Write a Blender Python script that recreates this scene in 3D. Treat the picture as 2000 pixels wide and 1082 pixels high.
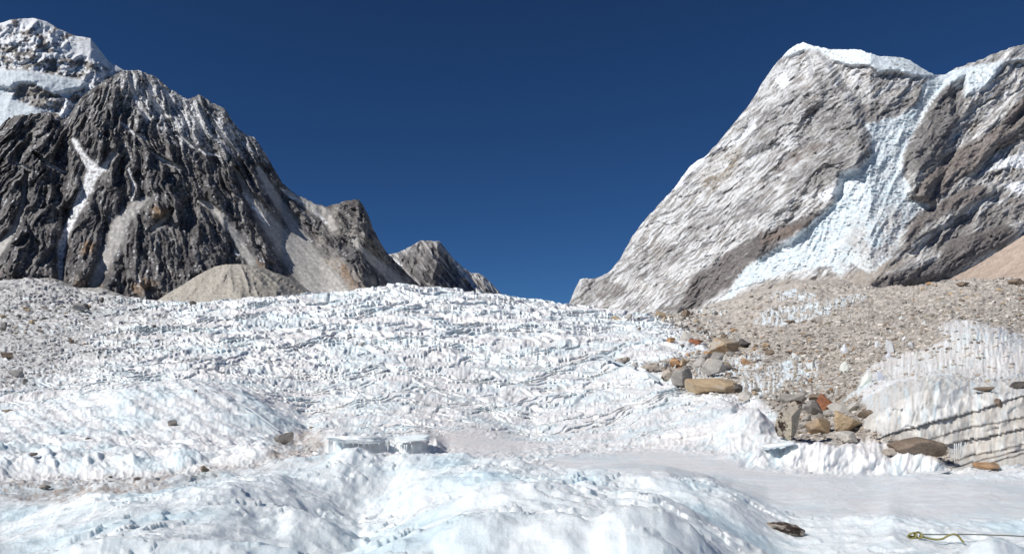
import bpy, math, random
import numpy as np

# ------------------------------------------------------------------ camera, sky, sun, exposure
for o in list(bpy.data.objects):
    bpy.data.objects.remove(o)
SC = bpy.context.scene
COL = SC.collection
F = 1482.0          # focal length in photograph pixels (photo 2000 wide)
HZ = 720.0          # pixel row of the true horizon
cam_data = bpy.data.cameras.new("camera")
cam_data.sensor_width = 36.0
cam_data.lens = 36.0 * F / 2000.0
cam_data.shift_y = (HZ - 541.0) / 2000.0
cam_data.clip_start = 0.1
cam_data.clip_end = 40000.0
cam = bpy.data.objects.new("camera", cam_data)
cam.rotation_euler = (math.radians(90), 0, 0)
COL.objects.link(cam)
SC.camera = cam

SUN_DIR = np.array([-0.66, -0.38, 0.66])     # towards the sun
SUN_DIR = SUN_DIR / np.linalg.norm(SUN_DIR)
SUN_EL = math.asin(SUN_DIR[2])
SUN_AZ = math.atan2(SUN_DIR[0], SUN_DIR[1])  # clockwise from +Y
world = bpy.data.worlds.new("World")
SC.world = world
world.use_nodes = True
wn = world.node_tree
for n in list(wn.nodes):
    wn.nodes.remove(n)
w_out = wn.nodes.new("ShaderNodeOutputWorld")
w_bg = wn.nodes.new("ShaderNodeBackground")
w_sky = wn.nodes.new("ShaderNodeTexSky")
w_sky.sky_type = 'NISHITA'
w_sky.sun_disc = False
w_sky.sun_elevation = SUN_EL
w_sky.sun_rotation = SUN_AZ
w_sky.altitude = 5200
w_sky.air_density = 1.0
w_sky.dust_density = 0.2
w_sky.ozone_density = 1.5
w_bg.inputs['Strength'].default_value = 0.054
w_tint = wn.nodes.new("ShaderNodeMix"); w_tint.data_type = 'RGBA'; w_tint.blend_type = 'MULTIPLY'
w_tint.inputs[0].default_value = 1.0
w_tint.inputs[7].default_value = (0.29, 0.58, 0.90, 1)     # the very dark, dry air at this height
wn.links.new(w_sky.outputs[0], w_tint.inputs[6])
wn.links.new(w_tint.outputs[2], w_bg.inputs[0])
wn.links.new(w_bg.outputs[0], w_out.inputs[0])

sun_data = bpy.data.lights.new("sun", 'SUN')
sun_data.energy = 4.2
sun_data.angle = math.radians(0.53)
sun_data.color = (1.0, 0.965, 0.91)
sun = bpy.data.objects.new("sun", sun_data)
from mathutils import Vector
sun.rotation_euler = Vector(tuple(SUN_DIR)).to_track_quat('Z', 'Y').to_euler()
COL.objects.link(sun)
SC.view_settings.view_transform = 'Standard'
SC.view_settings.look = 'None'
SC.view_settings.exposure = 0.16
SC.view_settings.gamma = 1.0
SC.render.engine = 'CYCLES'
SC.cycles.max_bounces = 8
SC.cycles.diffuse_bounces = 6

# ------------------------------------------------------------------ noise in numpy
_r = np.random.RandomState(7)
_P = _r.permutation(256).astype(np.int32)
_P = np.concatenate([_P, _P])
_A = _r.rand(256) * 2 * np.pi
_GX = np.cos(_A).astype(np.float32)
_GY = np.sin(_A).astype(np.float32)

def perlin(x, y, seed=0):
    x = np.asarray(x, dtype=np.float32) + seed * 17.31
    y = np.asarray(y, dtype=np.float32) + seed * 9.77
    xi = np.floor(x).astype(np.int32); yi = np.floor(y).astype(np.int32)
    xf = x - xi; yf = y - yi
    u = xf * xf * xf * (xf * (xf * 6 - 15) + 10)
    v = yf * yf * yf * (yf * (yf * 6 - 15) + 10)
    xa = xi & 255; xb = (xi + 1) & 255; ya = yi & 255; yb = (yi + 1) & 255
    def g(a, b, dx, dy):
        h = _P[_P[a] + b]
        return _GX[h] * dx + _GY[h] * dy
    n0 = g(xa, ya, xf, yf); n1 = g(xb, ya, xf - 1, yf)
    m0 = g(xa, yb, xf, yf - 1); m1 = g(xb, yb, xf - 1, yf - 1)
    a = n0 + u * (n1 - n0); b = m0 + u * (m1 - m0)
    return (a + v * (b - a)) * 1.5

def fbm(x, y, octv=4, seed=0, gain=0.5):
    s = 0; a = 1.0; t = 0.0; f = 1.0
    for i in range(octv):
        s = s + a * perlin(x * f, y * f, seed + i * 3); t += a; a *= gain; f *= 2.03
    return s / t * 1.4

def ridged(x, y, octv=4, seed=0, gain=0.5):
    s = 0; a = 1.0; t = 0.0; f = 1.0; w = 1.0
    for i in range(octv):
        n = 1 - np.abs(perlin(x * f, y * f, seed + i * 5)) * 1.6
        n = np.clip(n, 0, 1) ** 2
        s = s + a * n * w; w = np.clip(n * 1.6, 0.15, 1); t += a; a *= gain; f *= 2.07
    return s / t

def worley(x, y, seed=0):
    x = np.asarray(x, dtype=np.float32); y = np.asarray(y, dtype=np.float32)
    xi = np.floor(x).astype(np.int32); yi = np.floor(y).astype(np.int32)
    d1 = np.full(x.shape, 9.0, np.float32); d2 = d1.copy(); cid = np.zeros(x.shape, np.int32)
    for i in (-1, 0, 1):
        for j in (-1, 0, 1):
            cx = xi + i; cy = yi + j
            h = _P[_P[(cx + seed * 7) & 255] + ((cy + seed * 13) & 255)]
            px = cx + (h / 256.0).astype(np.float32)
            py = cy + (_P[h] / 256.0).astype(np.float32)
            d = (px - x) ** 2 + (py - y) ** 2
            m = d < d1
            d2 = np.where(m, d1, np.minimum(d2, d)); cid = np.where(m, h, cid); d1 = np.where(m, d, d1)
    return np.sqrt(d1), np.sqrt(d2), cid / 256.0

def facets(x, y, seed=0, step=0.5):
    """broken planar faces: every cell is a tilted plane of its own"""
    x = np.asarray(x, dtype=np.float32); y = np.asarray(y, dtype=np.float32)
    xi = np.floor(x).astype(np.int32); yi = np.floor(y).astype(np.int32)
    d1 = np.full(x.shape, 9.0, np.float32); out = np.zeros(x.shape, np.float32)
    for i in (-1, 0, 1):
        for j in (-1, 0, 1):
            cx = xi + i; cy = yi + j
            h = _P[_P[(cx + seed * 7) & 255] + ((cy + seed * 13) & 255)]; k = _P[h]
            dx = x - cx - (h / 256.0).astype(np.float32); dy = y - cy - (k / 256.0).astype(np.float32)
            d = dx * dx + dy * dy
            m = d < d1
            k2 = _P[k]
            t = _GX[k2] * dx + _GY[k2] * dy + step * (k2 / 256.0 - 0.5)
            out = np.where(m, t, out); d1 = np.where(m, d, d1)
    return out

def sst(a, b, x):
    t = np.clip((x - a) / (b - a), 0, 1)
    return t * t * (3 - 2 * t)

def mix(a, b, t):
    return a + (b - a) * t

def curve(pts, x):
    p = np.array(pts, dtype=float)
    return np.interp(x, p[:, 0], p[:, 1])

def seg_dist(px, py, pts, closed=False):
    d = np.full(px.shape, 1e9)
    n = len(pts)
    for i in range(n if closed else n - 1):
        ax, ay = pts[i][:2]; bx, by = pts[(i + 1) % n][:2]
        ex, ey = bx - ax, by - ay
        t = np.clip(((px - ax) * ex + (py - ay) * ey) / (ex * ex + ey * ey + 1e-9), 0, 1)
        d = np.minimum(d, np.hypot(px - ax - t * ex, py - ay - t * ey))
    return d

def inside(px, py, pts):
    c = np.zeros(px.shape, bool)
    n = len(pts)
    for i in range(n):
        x1, y1 = pts[i]; x2, y2 = pts[(i + 1) % n]
        if y1 == y2: continue
        c ^= ((y1 > py) != (y2 > py)) & (px < (x2 - x1) * (py - y1) / (y2 - y1) + x1)
    return c

def area(px, py, pts, soft=6.0):
    """1 inside a traced area, 0 outside, blended over `soft`."""
    d = seg_dist(px, py, pts, True)
    d = np.where(inside(px, py, pts), d, -d)
    return sst(-soft, soft, d)

def line(px, py, pts, soft=1.0):
    """pts = (x, y, half width): tapered stroke mask."""
    m = np.zeros(px.shape)
    for i in range(len(pts) - 1):
        ax, ay, aw = pts[i]; bx, by, bw = pts[i + 1]
        ex, ey = bx - ax, by - ay
        t = np.clip(((px - ax) * ex + (py - ay) * ey) / (ex * ex + ey * ey + 1e-9), 0, 1)
        d = np.hypot(px - ax - t * ex, py - ay - t * ey) / (aw + (bw - aw) * t)
        m = np.maximum(m, 1 - sst(0.55, 1.0 + 0.3 * soft, d))
    return m

def blur(a, r, axis):
    if r < 1: return a
    k = np.exp(-0.5 * (np.arange(-2 * r, 2 * r + 1) / r) ** 2); k /= k.sum()
    pad = [(0, 0), (0, 0)]; pad[axis] = (2 * r, 2 * r)
    b = np.pad(a, pad, mode='edge')
    out = np.zeros_like(a)
    n = a.shape[axis]
    for i, w in enumerate(k):
        out += w * (b[i:i + n] if axis == 0 else b[:, i:i + n])
    return out

# ------------------------------------------------------------------ mesh helpers
def mesh_from(name, co, faces, col=None, smooth=True):
    me = bpy.data.meshes.new(name)
    co = np.asarray(co, np.float32); faces = np.asarray(faces, np.int32)
    nf, k = faces.shape
    me.vertices.add(len(co)); me.vertices.foreach_set("co", co.ravel())
    me.loops.add(nf * k); me.loops.foreach_set("vertex_index", faces.ravel())
    me.polygons.add(nf)
    me.polygons.foreach_set("loop_start", np.arange(0, nf * k, k, dtype=np.int32))
    me.polygons.foreach_set("use_smooth", np.full(nf, smooth, bool))
    me.update(calc_edges=True)
    if col is not None:
        at = me.color_attributes.new("tint", 'FLOAT_COLOR', 'POINT')
        c = np.ones((len(co), 4), np.float32); c[:, :3] = col[:, :3]
        if col.shape[1] > 3: c[:, 3] = col[:, 3]
        at.data.foreach_set("color", c.ravel())
    return me

def grid_faces(nr, nc):
    i = np.arange(nr * nc).reshape(nr, nc)
    return np.stack([i[:-1, :-1], i[:-1, 1:], i[1:, 1:], i[1:, :-1]], -1).reshape(-1, 4)

def link(name, me, mat, parent=None):
    o = bpy.data.objects.new(name, me)
    COL.objects.link(o)
    if mat is not None and len(me.materials) == 0:
        me.materials.append(mat)
    if parent is not None:
        o.parent = parent
    return o

def structure(name, me, mat):
    o = link(name, me, mat); o["kind"] = "structure"; return o

def compact(co, faces, col):
    used = np.zeros(len(co), bool); used[faces.ravel()] = True
    idx = np.cumsum(used) - 1
    return co[used], idx[faces], col[used]

def rgb(*c):
    return np.array(c, dtype=np.float32)

def lay(col, c, m):
    """lay colour c over col with mask m"""
    return col + (np.asarray(c, np.float32) - col) * m[..., None]

# ------------------------------------------------------------------ materials
def surface_mat(name, scale, rough, bump, contrast=0.25, spec=0.3, sss=0.0, sss_scale=0.1, aniso=(1, 1, 1), rough2=None):
    m = bpy.data.materials.new(name); m.use_nodes = True
    t = m.node_tree; N = t.nodes; L = t.links
    b = N["Principled BSDF"]
    at = N.new("ShaderNodeAttribute"); at.attribute_name = "tint"
    geo = N.new("ShaderNodeNewGeometry")
    mp = N.new("ShaderNodeMapping"); mp.inputs['Scale'].default_value = aniso
    L.new(geo.outputs['Position'], mp.inputs[0])
    n1 = N.new("ShaderNodeTexNoise"); n1.inputs['Scale'].default_value = scale
    n1.inputs['Detail'].default_value = 8; n1.inputs['Roughness'].default_value = 0.62
    L.new(mp.outputs[0], n1.inputs['Vector'])
    mr = N.new("ShaderNodeMapRange")
    mr.inputs['From Min'].default_value = 0.3; mr.inputs['From Max'].default_value = 0.7
    mr.inputs['To Min'].default_value = 1 - contrast; mr.inputs['To Max'].default_value = 1 + contrast * 0.6
    L.new(n1.outputs['Fac'], mr.inputs['Value'])
    mu = N.new("ShaderNodeVectorMath"); mu.operation = 'SCALE'
    L.new(at.outputs['Color'], mu.inputs[0]); L.new(mr.outputs[0], mu.inputs['Scale'])
    L.new(mu.outputs[0], b.inputs['Base Color'])
    b.inputs['Roughness'].default_value = rough
    b.inputs['Specular IOR Level'].default_value = spec
    if rough2 is not None:
        r2 = N.new("ShaderNodeMapRange")
        r2.inputs['From Min'].default_value = 0.35; r2.inputs['From Max'].default_value = 0.65
        r2.inputs['To Min'].default_value = rough; r2.inputs['To Max'].default_value = rough2
        L.new(n1.outputs['Fac'], r2.inputs['Value']); L.new(r2.outputs[0], b.inputs['Roughness'])
    if sss > 0:
        b.inputs['Subsurface Weight'].default_value = sss
        b.inputs['Subsurface Radius'].default_value = (0.75, 0.9, 1.0)
        b.inputs['Subsurface Scale'].default_value = sss_scale
    bp = N.new("ShaderNodeBump"); bp.inputs['Strength'].default_value = bump[0]
    bp.inputs['Distance'].default_value = bump[1]
    n2 = N.new("ShaderNodeTexNoise"); n2.inputs['Scale'].default_value = scale * 0.7
    n2.inputs['Detail'].default_value = 12; n2.inputs['Roughness'].default_value = 0.74
    L.new(mp.outputs[0], n2.inputs['Vector'])
    L.new(n2.outputs['Fac'], bp.inputs['Height']); L.new(bp.outputs[0], b.inputs['Normal'])
    return m

M_ICE = surface_mat("glacier_ice", 9.0, 0.35, (0.7, 0.035), 0.06, 0.5, sss=0.5, sss_scale=0.15, rough2=0.6)
M_MORAINE = surface_mat("moraine_gravel", 4.0, 0.9, (0.9, 0.15), 0.35, 0.2)
M_ROCKFACE = surface_mat("mountain_rock", 0.05, 0.9, (0.5, 3.0), 0.3, 0.15)
M_SCREE = surface_mat("scree", 0.25, 0.95, (0.5, 1.0), 0.25, 0.1)

# ------------------------------------------------------------------ the glacier and its moraine: one height sheet
# each line: distance (scalar or curve over the bearing), then the height given as a sight line (bearing, row)
def zc(z, y):                                   # a flat height as a sight line
    v = HZ - z * F / y
    return [(-400, v), (2400, v)]

LINES = [
 (0.8, zc(-1.5, 0.8)),
 (3.4, [(0, 1290), (400, 1270), (1000, 1230), (1300, 1240), (1600, 1330), (2000, 1340)]),
 (4.5, [(0, 1085), (100, 1072), (300, 1062), (450, 1068), (600, 1090), (700, 1105), (800, 1068), (850, 1052), (900, 1030), (960, 1020), (1040, 1028), (1100, 1022), (1150, 1035), (1190, 1008), (1230, 998), (1290, 1008), (1350, 1030), (1390, 1070), (1450, 1130), (1500, 1170), (1820, 1170), (1860, 1115), (1900, 1066), (1940, 1052), (1990, 1066), (2030, 1090)]),
 (5.1, [(0, 1080), (300, 1050), (450, 1064), (600, 1090), (700, 1080), (760, 1060), (830, 1045), (900, 1015), (1000, 1012), (1100, 1014), (1190, 1030), (1300, 1040), (1370, 1070), (1450, 1105), (1500, 1120), (1800, 1112), (1900, 1085), (1950, 1075), (2000, 1090)]),
 (6.3, [(0, 1052), (60, 1035), (110, 1022), (190, 998), (250, 990), (330, 992), (400, 985), (470, 988), (500, 1010), (540, 1015), (570, 1000), (640, 1030), (700, 1075), (760, 1050), (820, 1020), (880, 980), (930, 952), (980, 938), (1040, 934), (1090, 941), (1130, 955), (1180, 965), (1230, 962), (1280, 975), (1340, 1000), (1400, 1030), (1460, 1060), (1520, 1082), (1700, 1085), (2000, 1078)]),
 (7.1, [(0, 1030), (100, 1000), (190, 975), (300, 965), (450, 955), (520, 975), (600, 1010), (700, 1058), (760, 1035), (830, 1000), (900, 985), (960, 975), (1040, 968), (1120, 972), (1200, 980), (1300, 995), (1400, 1010), (1500, 1045), (1560, 1060), (1700, 1050), (1740, 1035), (1780, 1048), (2000, 1046)]),
 (8.2, [(0, 1000), (100, 985), (200, 955), (300, 950), (450, 938), (550, 932), (590, 950), (640, 965), (700, 990), (760, 985), (800, 965), (880, 940), (950, 930), (1040, 934), (1100, 938), (1150, 935), (1175, 932), (1200, 932), (1300, 925), (1380, 950), (1440, 975), (1490, 1005), (1540, 1020), (1600, 1015), (1700, 1010), (1735, 1000), (1780, 1008), (2000, 1008)]),
 (10.0, [(0, 968), (100, 965), (200, 950), (300, 940), (400, 926), (500, 915), (560, 905), (610, 895), (645, 882), (668, 873), (690, 872), (715, 879), (750, 893), (800, 890), (850, 886), (900, 883), (960, 886), (1020, 896), (1070, 915), (1110, 920), (1150, 905), (1200, 900), (1300, 908), (1380, 925), (1430, 950), (1500, 968), (1600, 964), (1720, 962), (1800, 950), (1900, 945), (2000, 952)]),
 (11.4, [(0, 950), (100, 948), (200, 945), (300, 942), (400, 928), (500, 918), (560, 912), (620, 912), (680, 925), (750, 930), (850, 930), (1000, 925), (1100, 925), (1200, 922), (1300, 926), (1400, 930), (1500, 932), (1600, 934), (1700, 938), (1780, 925), (1850, 930), (1920, 922), (2000, 920)]),
 (12.8, [(0, 925), (100, 935), (200, 932), (300, 925), (400, 916), (500, 905), (560, 895), (620, 895), (700, 905), (850, 905), (1000, 900), (1100, 903), (1200, 903), (1400, 903), (1450, 908), (1500, 914), (1560, 915), (1620, 920), (1700, 928), (1780, 931), (1850, 924), (1900, 919), (2000, 915)]),
 (13.2, [(0, 905), (100, 915), (200, 910), (300, 910), (400, 905), (500, 893), (560, 890), (620, 893), (700, 898), (850, 898), (1000, 893), (1200, 897), (1400, 893), (1440, 885), (1480, 878), (1520, 895), (1560, 872), (1590, 862), (1650, 875), (1700, 884), (1745, 898), (1770, 885), (1800, 880), (1835, 892), (1855, 916), (1900, 912), (2000, 905)]),
 (13.8, [(0, 885), (100, 890), (200, 892), (300, 893), (400, 893), (500, 885), (560, 885), (620, 888), (700, 891), (850, 890), (1000, 888), (1200, 889), (1400, 887), (1440, 880), (1490, 868), (1540, 862), (1600, 868), (1650, 868), (1700, 862), (1740, 868), (1780, 885), (1850, 895), (1900, 890), (2000, 880)]),
 ([(0, 17), (1500, 17), (1700, 14.6), (2000, 14.6)], [(0, 862), (200, 862), (400, 866), (500, 872), (560, 880), (600, 882), (640, 888), (700, 889), (860, 888), (900, 880), (1000, 878), (1200, 878), (1300, 872), (1400, 852), (1440, 800), (1480, 792), (1510, 830), (1540, 850), (1600, 852), (1640, 850), (1690, 830), (1740, 790), (1800, 762), (1850, 762), (1900, 772), (1950, 768), (2000, 772)]),
 ([(0, 20), (1500, 20), (1700, 17), (2000, 16)], [(0, 836), (200, 838), (400, 840), (500, 852), (560, 868), (600, 868), (628, 852), (650, 846), (720, 846), (760, 852), (830, 848), (870, 864), (1000, 864), (1100, 866), (1200, 856), (1300, 835), (1390, 810), (1430, 800), (1450, 830), (1500, 820), (1560, 822), (1640, 822), (1680, 790), (1740, 752), (1800, 740), (1830, 735), (1900, 748), (2000, 748)]),
 ([(0, 25), (1400, 25), (2000, 20)], [(0, 815), (80, 800), (170, 785), (250, 766), (380, 765), (450, 775), (520, 798), (600, 836), (650, 838), (700, 832), (800, 828), (900, 832), (1000, 844), (1040, 850), (1100, 843), (1200, 830), (1280, 808), (1350, 788), (1400, 780), (1450, 795), (1500, 785), (1550, 790), (1600, 785), (1650, 775), (1700, 745), (1800, 728), (1850, 722), (1900, 720), (2000, 725)]),
 ([(0, 32), (1400, 32), (2000, 25)], [(0, 790), (100, 775), (200, 754), (300, 746), (400, 745), (470, 762), (540, 798), (600, 815), (700, 800), (800, 796), (900, 806), (1000, 820), (1040, 825), (1100, 812), (1200, 792), (1300, 768), (1350, 762), (1400, 750), (1500, 740), (1600, 735), (1700, 715), (1800, 690), (1850, 665), (1900, 645), (1950, 652), (2000, 672)]),
 ([(0, 42), (1400, 42), (2000, 35)], [(0, 745), (100, 752), (200, 746), (300, 748), (400, 742), (500, 755), (600, 775), (700, 765), (800, 760), (900, 765), (1000, 775), (1100, 768), (1200, 748), (1280, 725), (1350, 720), (1400, 715), (1500, 700), (1600, 690), (1700, 670), (1800, 650), (1850, 637), (1900, 632), (1950, 642), (2000, 662)]),
 ([(0, 60), (1400, 60), (2000, 50)], [(0, 705), (200, 708), (400, 702), (600, 715), (800, 705), (1000, 710), (1100, 705), (1200, 690), (1300, 672), (1350, 675), (1400, 680), (1500, 660), (1600, 650), (1700, 635), (1800, 625), (1900, 615), (2000, 618)]),
 ([(0, 90), (1400, 90), (2000, 80)], [(0, 655), (200, 662), (400, 657), (600, 655), (800, 648), (1000, 652), (1200, 650), (1300, 648), (1350, 655), (1400, 650), (1500, 630), (1600, 615), (1700, 605), (1800, 595), (2000, 585)]),
 ([(0, 140), (1400, 140), (2000, 110)], [(0, 600), (100, 612), (200, 618), (400, 614), (600, 608), (800, 598), (1000, 610), (1200, 628), (1300, 635), (1400, 622), (1500, 600), (1600, 585), (1700, 582), (1800, 572), (1900, 560), (2000, 558)]),
 ([(0, 210), (1400, 210), (2000, 150)], [(0, 548), (60, 546), (100, 550), (150, 564), (200, 578), (300, 588), (380, 589), (450, 587), (500, 584), (600, 576), (700, 567), (780, 560), (850, 561), (900, 568), (980, 577), (1050, 590), (1112, 598), (1200, 608), (1250, 612), (1300, 615), (1350, 612), (1400, 600), (1450, 590), (1500, 577), (1560, 562), (1640, 556), (1720, 566), (1800, 558), (1850, 550), (1900, 547), (2000, 547)]),
 (340, [(0, 570), (300, 600), (600, 588), (800, 572), (1000, 590), (1200, 618), (1350, 610), (1400, 590), (1500, 565), (1560, 548), (1640, 545), (1720, 568), (2000, 575)]),
 (900, [(0, 690), (2000, 690)]),
 (12000, [(0, 716), (2000, 716)]),
]
TX = np.concatenate([-140 - 4000 * np.linspace(1, 0, 45, endpoint=False) ** 2, np.linspace(-140, 2140, 1300), 2140 + 4000 * np.linspace(0, 1, 46)[1:] ** 2])   # coarse beyond the view
NCOL = len(TX)
segn = [10, 30, 18, 40, 24, 40, 46, 26, 24, 16, 18, 40, 40, 40, 44, 56, 64, 76, 84, 84, 8, 4, 3]
keyY = np.array([curve(y, TX) if isinstance(y, list) else np.full(NCOL, float(y)) for y, _ in LINES])
keyV = np.array([curve(v, TX) for _, v in LINES])
keyV = blur(keyV, 3, 1)
keyZ = (HZ - keyV) / F * keyY
kw_ = 12                                          # a low wall behind the near mound: one more line just behind the foot
yw = keyY[kw_] + (keyY[kw_ + 1] - keyY[kw_]) * 0.16
zw = mix(keyZ[kw_], keyZ[kw_ + 1], 0.16)
mw = sst(632, 650, TX) * sst(880, 846, TX) * (0.6 + 0.4 * sst(-0.3, 0.2, fbm(TX / 30, TX * 0 + 4, 3, 73)))
zw = mix(zw, (HZ - (851 + 7 * fbm(TX / 22, TX * 0, 3, 72))) / F * yw, mw)
keyY = np.insert(keyY, kw_ + 1, yw, 0); keyZ = np.insert(keyZ, kw_ + 1, zw, 0)
segn = segn[:kw_] + [18, 24] + segn[kw_ + 1:]
rowsY = []; rowsZ = []
for k, n in enumerate(segn):
    for i in range(n):
        t = i / n
        if keyY[k + 1].mean() > 15.5:
            yy = np.exp(mix(np.log(keyY[k]), np.log(keyY[k + 1]), t))
            tt = (yy - keyY[k]) / (keyY[k + 1] - keyY[k])
        else:
            yy = mix(keyY[k], keyY[k + 1], t); tt = t
        rowsY.append(yy); rowsZ.append(mix(keyZ[k], keyZ[k + 1], tt))
rowsY.append(keyY[-1]); rowsZ.append(keyZ[-1])
TY = np.array(rowsY); TZ = np.array(rowsZ); NROW = len(TY)
zb = blur(TZ, 2, 0); TZ[6:-20] = zb[6:-20]
TXX = np.repeat(TX[None, :], NROW, 0)
TV = HZ - TZ * F / TY                            # row at which the unroughened ground is seen
WX = (TXX - 1000.0) / F * TY                     # world X
LY = np.log(TY)
PXc = np.clip(TXX, -140, 2140)
print("terrain", NROW, NCOL)

wv = fbm(TXX / 38, LY * 9, 4, 60) * 9            # raggedness of the borders between surfaces
ax, ay = PXc + wv, TV + 0.6 * fbm(TXX / 30, LY * 11, 4, 61) * 10
far = sst(16, 30, TY)
A_MOR = [(1232, 602), (1300, 632), (1345, 655), (1390, 690), (1330, 700), (1255, 708), (1270, 722), (1330, 745), (1330, 765), (1440, 775), (1500, 790), (1520, 815), (1545, 860), (1590, 866), (1640, 868), (1690, 862), (1690, 800), (1680, 770), (1730, 742), (1840, 728), (1900, 744), (1960, 742), (2300, 760), (2300, 400), (1400, 400), (1400, 580)]
A_ICE2 = [(1640, 790), (1668, 762), (1690, 720), (1740, 700), (1800, 685), (1850, 668), (1830, 640), (1870, 626), (1950, 638), (2010, 660), (2300, 700), (2300, 745), (1900, 744), (1840, 728), (1730, 745)]
A_ICEP = [[(1470, 632), (1500, 604), (1545, 598), (1630, 590), (1690, 572), (1695, 585), (1640, 605), (1600, 622), (1540, 633), (1490, 640)],
          [(1495, 585), (1510, 572), (1560, 568), (1602, 584), (1555, 590)],
          [(1440, 778), (1445, 745), (1490, 720), (1540, 700), (1605, 706), (1590, 735), (1510, 765), (1470, 785)],
          [(1345, 760), (1325, 735), (1400, 700), (1480, 690), (1500, 700), (1470, 730), (1400, 755)]]
mor = area(ax, ay, A_MOR, 5)
mor = np.where(TY > 12.9, mor, 0) * (TY > 13.3)
ice2 = area(ax, ay, A_ICE2, 5) * (TY > 14)
stre = fbm(TXX / 5.5, LY * 5, 3, 70)
mor = mor * (1 - np.clip(ice2 * (0.9 + 0.5 * stre) , 0, 1))
icep = np.zeros_like(mor)
for p in A_ICEP:
    icep = np.maximum(icep, area(ax, ay, p, 4))
icep *= sst(-0.25, 0.1, stre)
mor = mor * (1 - icep)
ribs = sst(0.62, 0.8, ridged(TXX / 45, LY * 14, 3, 75)) * area(ax, ay, [(1230, 600), (1420, 600), (1430, 640), (1460, 700), (1640, 760), (1640, 800), (1500, 800), (1300, 750)], 12)
mor = np.clip(mor * (1 - 0.85 * ribs), 0, 1)
ledge = area(ax, ay, [(1600, 800), (1700, 862), (1870, 905), (1850, 870), (1760, 860), (1700, 840)], 6) * (TY > 13.3) * (TY < 15)
# left dirty slope
dl = 1.02 - PXc / 520 - np.clip((TV - 620) / 200, 0, 1) * 0.5 - 0.25 * sst(700, 770, TV)
dl = np.where(TV < 585, dl + 0.35, dl)
dirtL = sst(0.15, 0.75, dl + 0.42 * fbm(TXX / 60, LY * 10, 4, 81) + 0.25 * stre) * (TY > 33) * sst(800, 740, TV)
# types of ice surface
cliff = area(PXc, TV, [(1670, 700), (1740, 730), (2200, 735), (2200, 920), (1860, 922), (1840, 905), (1770, 870), (1690, 850)], 8) * (TY > 13.1) * (TY < 17.5)
dome = area(PXc, TV, [(-200, 830), (170, 770), (380, 740), (480, 752), (620, 835), (560, 890), (300, 920), (-200, 935)], 12) * (TY > 12) * (TY < 40)
pool = area(PXc, TV, [(1060, 893), (1300, 878), (1450, 893), (1450, 912), (1560, 925), (2300, 945), (2300, 1015), (1560, 1010), (1450, 965), (1400, 935), (1100, 915)], 10) * (TY < 22)
pool2 = area(PXc, TV, [(800, 860), (900, 838), (1000, 850), (1050, 875), (1000, 890), (900, 888)], 26) * (TY < 30) * (TY > 11)
near = 1 - sst(10.5, 13, TY)
flat = np.clip(pool + pool2 * 0.8, 0, 1)

H = np.zeros_like(TZ)
DY = np.zeros_like(TZ)
# far glacier: broken terraces with fluted fronts
pen = sst(15, 24, TY) * (1 - 0.85 * dome) * (1 - 0.7 * mor) * (1 - flat) * (1 - cliff) * (1 - 0.75 * ice2) * (1 - 0.6 * icep)
amp = TY / F
big = fbm(TXX / 220 + 2, LY * 4, 3, 11)
flute = ridged(TXX / 9, LY * 2.5, 3, 12) - 0.45
flute2 = ridged(TXX / 24 + 0.6 * LY, LY * 5, 3, 13) - 0.45
diag = fbm(TXX / 60 + LY * 3, LY * 6 - TXX / 300, 3, 14)
s = LY * 13.0 + big * 4.0 + diag * 0.8 + 0.0016 * TXX + flute * 0.22 + flute2 * 0.10
fr = s - np.floor(s); tid = np.floor(s)
riser = sst(0.0, 0.36, fr)
def squash(f, w=0.36, k=0.45):
    return np.where(f < w, f * k, w * k + (f - w) * (1 - w * k) / (1 - w))
DY += pen * TY * (np.exp((squash(fr) - fr) / 13.0) - 1) * sst(230, 200, TY)
tamp = (0.55 + 0.9 * np.clip(perlin(TXX / 90, tid * 3.7, 15) + 0.3, 0, 1))
H += pen * amp * 3.4 * tamp * (riser - fr)
dfin = ridged((TXX + 1.25 * TV) / 17, (TXX - TV) / 75, 3, 16) - 0.4
dfin2 = ridged((TXX + 0.6 * TV) / 8, (TXX - 1.5 * TV) / 30, 2, 17) - 0.4
H += pen * amp * (1.5 * dfin + 0.6 * dfin2 + 0.6 * fbm(TXX / 7, LY * 46, 2, 20) + 9 * fbm(TXX / 130, LY * 7, 3, 18))
tall = area(PXc, TV, [(180, 650), (700, 640), (760, 740), (640, 790), (380, 742), (180, 740)], 50)
H += pen * tall * amp * 3.6 * (ridged(TXX / 16 + LY * 3, LY * 17, 4, 19) - 0.35)
rs = (1 - np.abs(fr / 0.36 - 0.5) * 2).clip(0, 1) * pen
# second row of smaller steps in the middle ground at the right
st2 = area(PXc, TV, [(860, 880), (900, 800), (1100, 770), (1330, 700), (1450, 780), (1430, 880)], 25) * (TY > 14) * (1 - flat)
s2 = LY * 22 + big * 2.5 + flute2 * 0.2 + flute * 0.35 + perlin(TXX / 120, LY * 5, 33)
f2 = s2 - np.floor(s2)
H += st2 * amp * 4.5 * (0.5 + perlin(TXX / 60, np.floor(s2) * 2.3, 34)).clip(0.1, 1.3) * (sst(0, 0.36, f2) - f2)
DY += 0.5 * st2 * TY * (np.exp((squash(f2) - f2) / 19) - 1)
# dome: melt grooves running down to the right, soft cups
g = fbm((TXX - 1.6 * TV) / 26, (TXX + TV) / 210, 4, 21)
H += dome * amp * (3.2 * g + 9 * fbm(TXX / 90, LY * 16, 4, 22) + 1.5 * fbm(TXX / 9, LY * 60, 3, 23))
cups = worley(WX * 2.2, TY * 1.3, 3)
H += dome * amp * 5 * (cups[0] - 0.4)
hump = sst(0.1, 0.6, fbm(TXX / 70, LY * 13, 3, 24))
H += dome * amp * 11 * hump * sst(820, 900, TV) 
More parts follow.
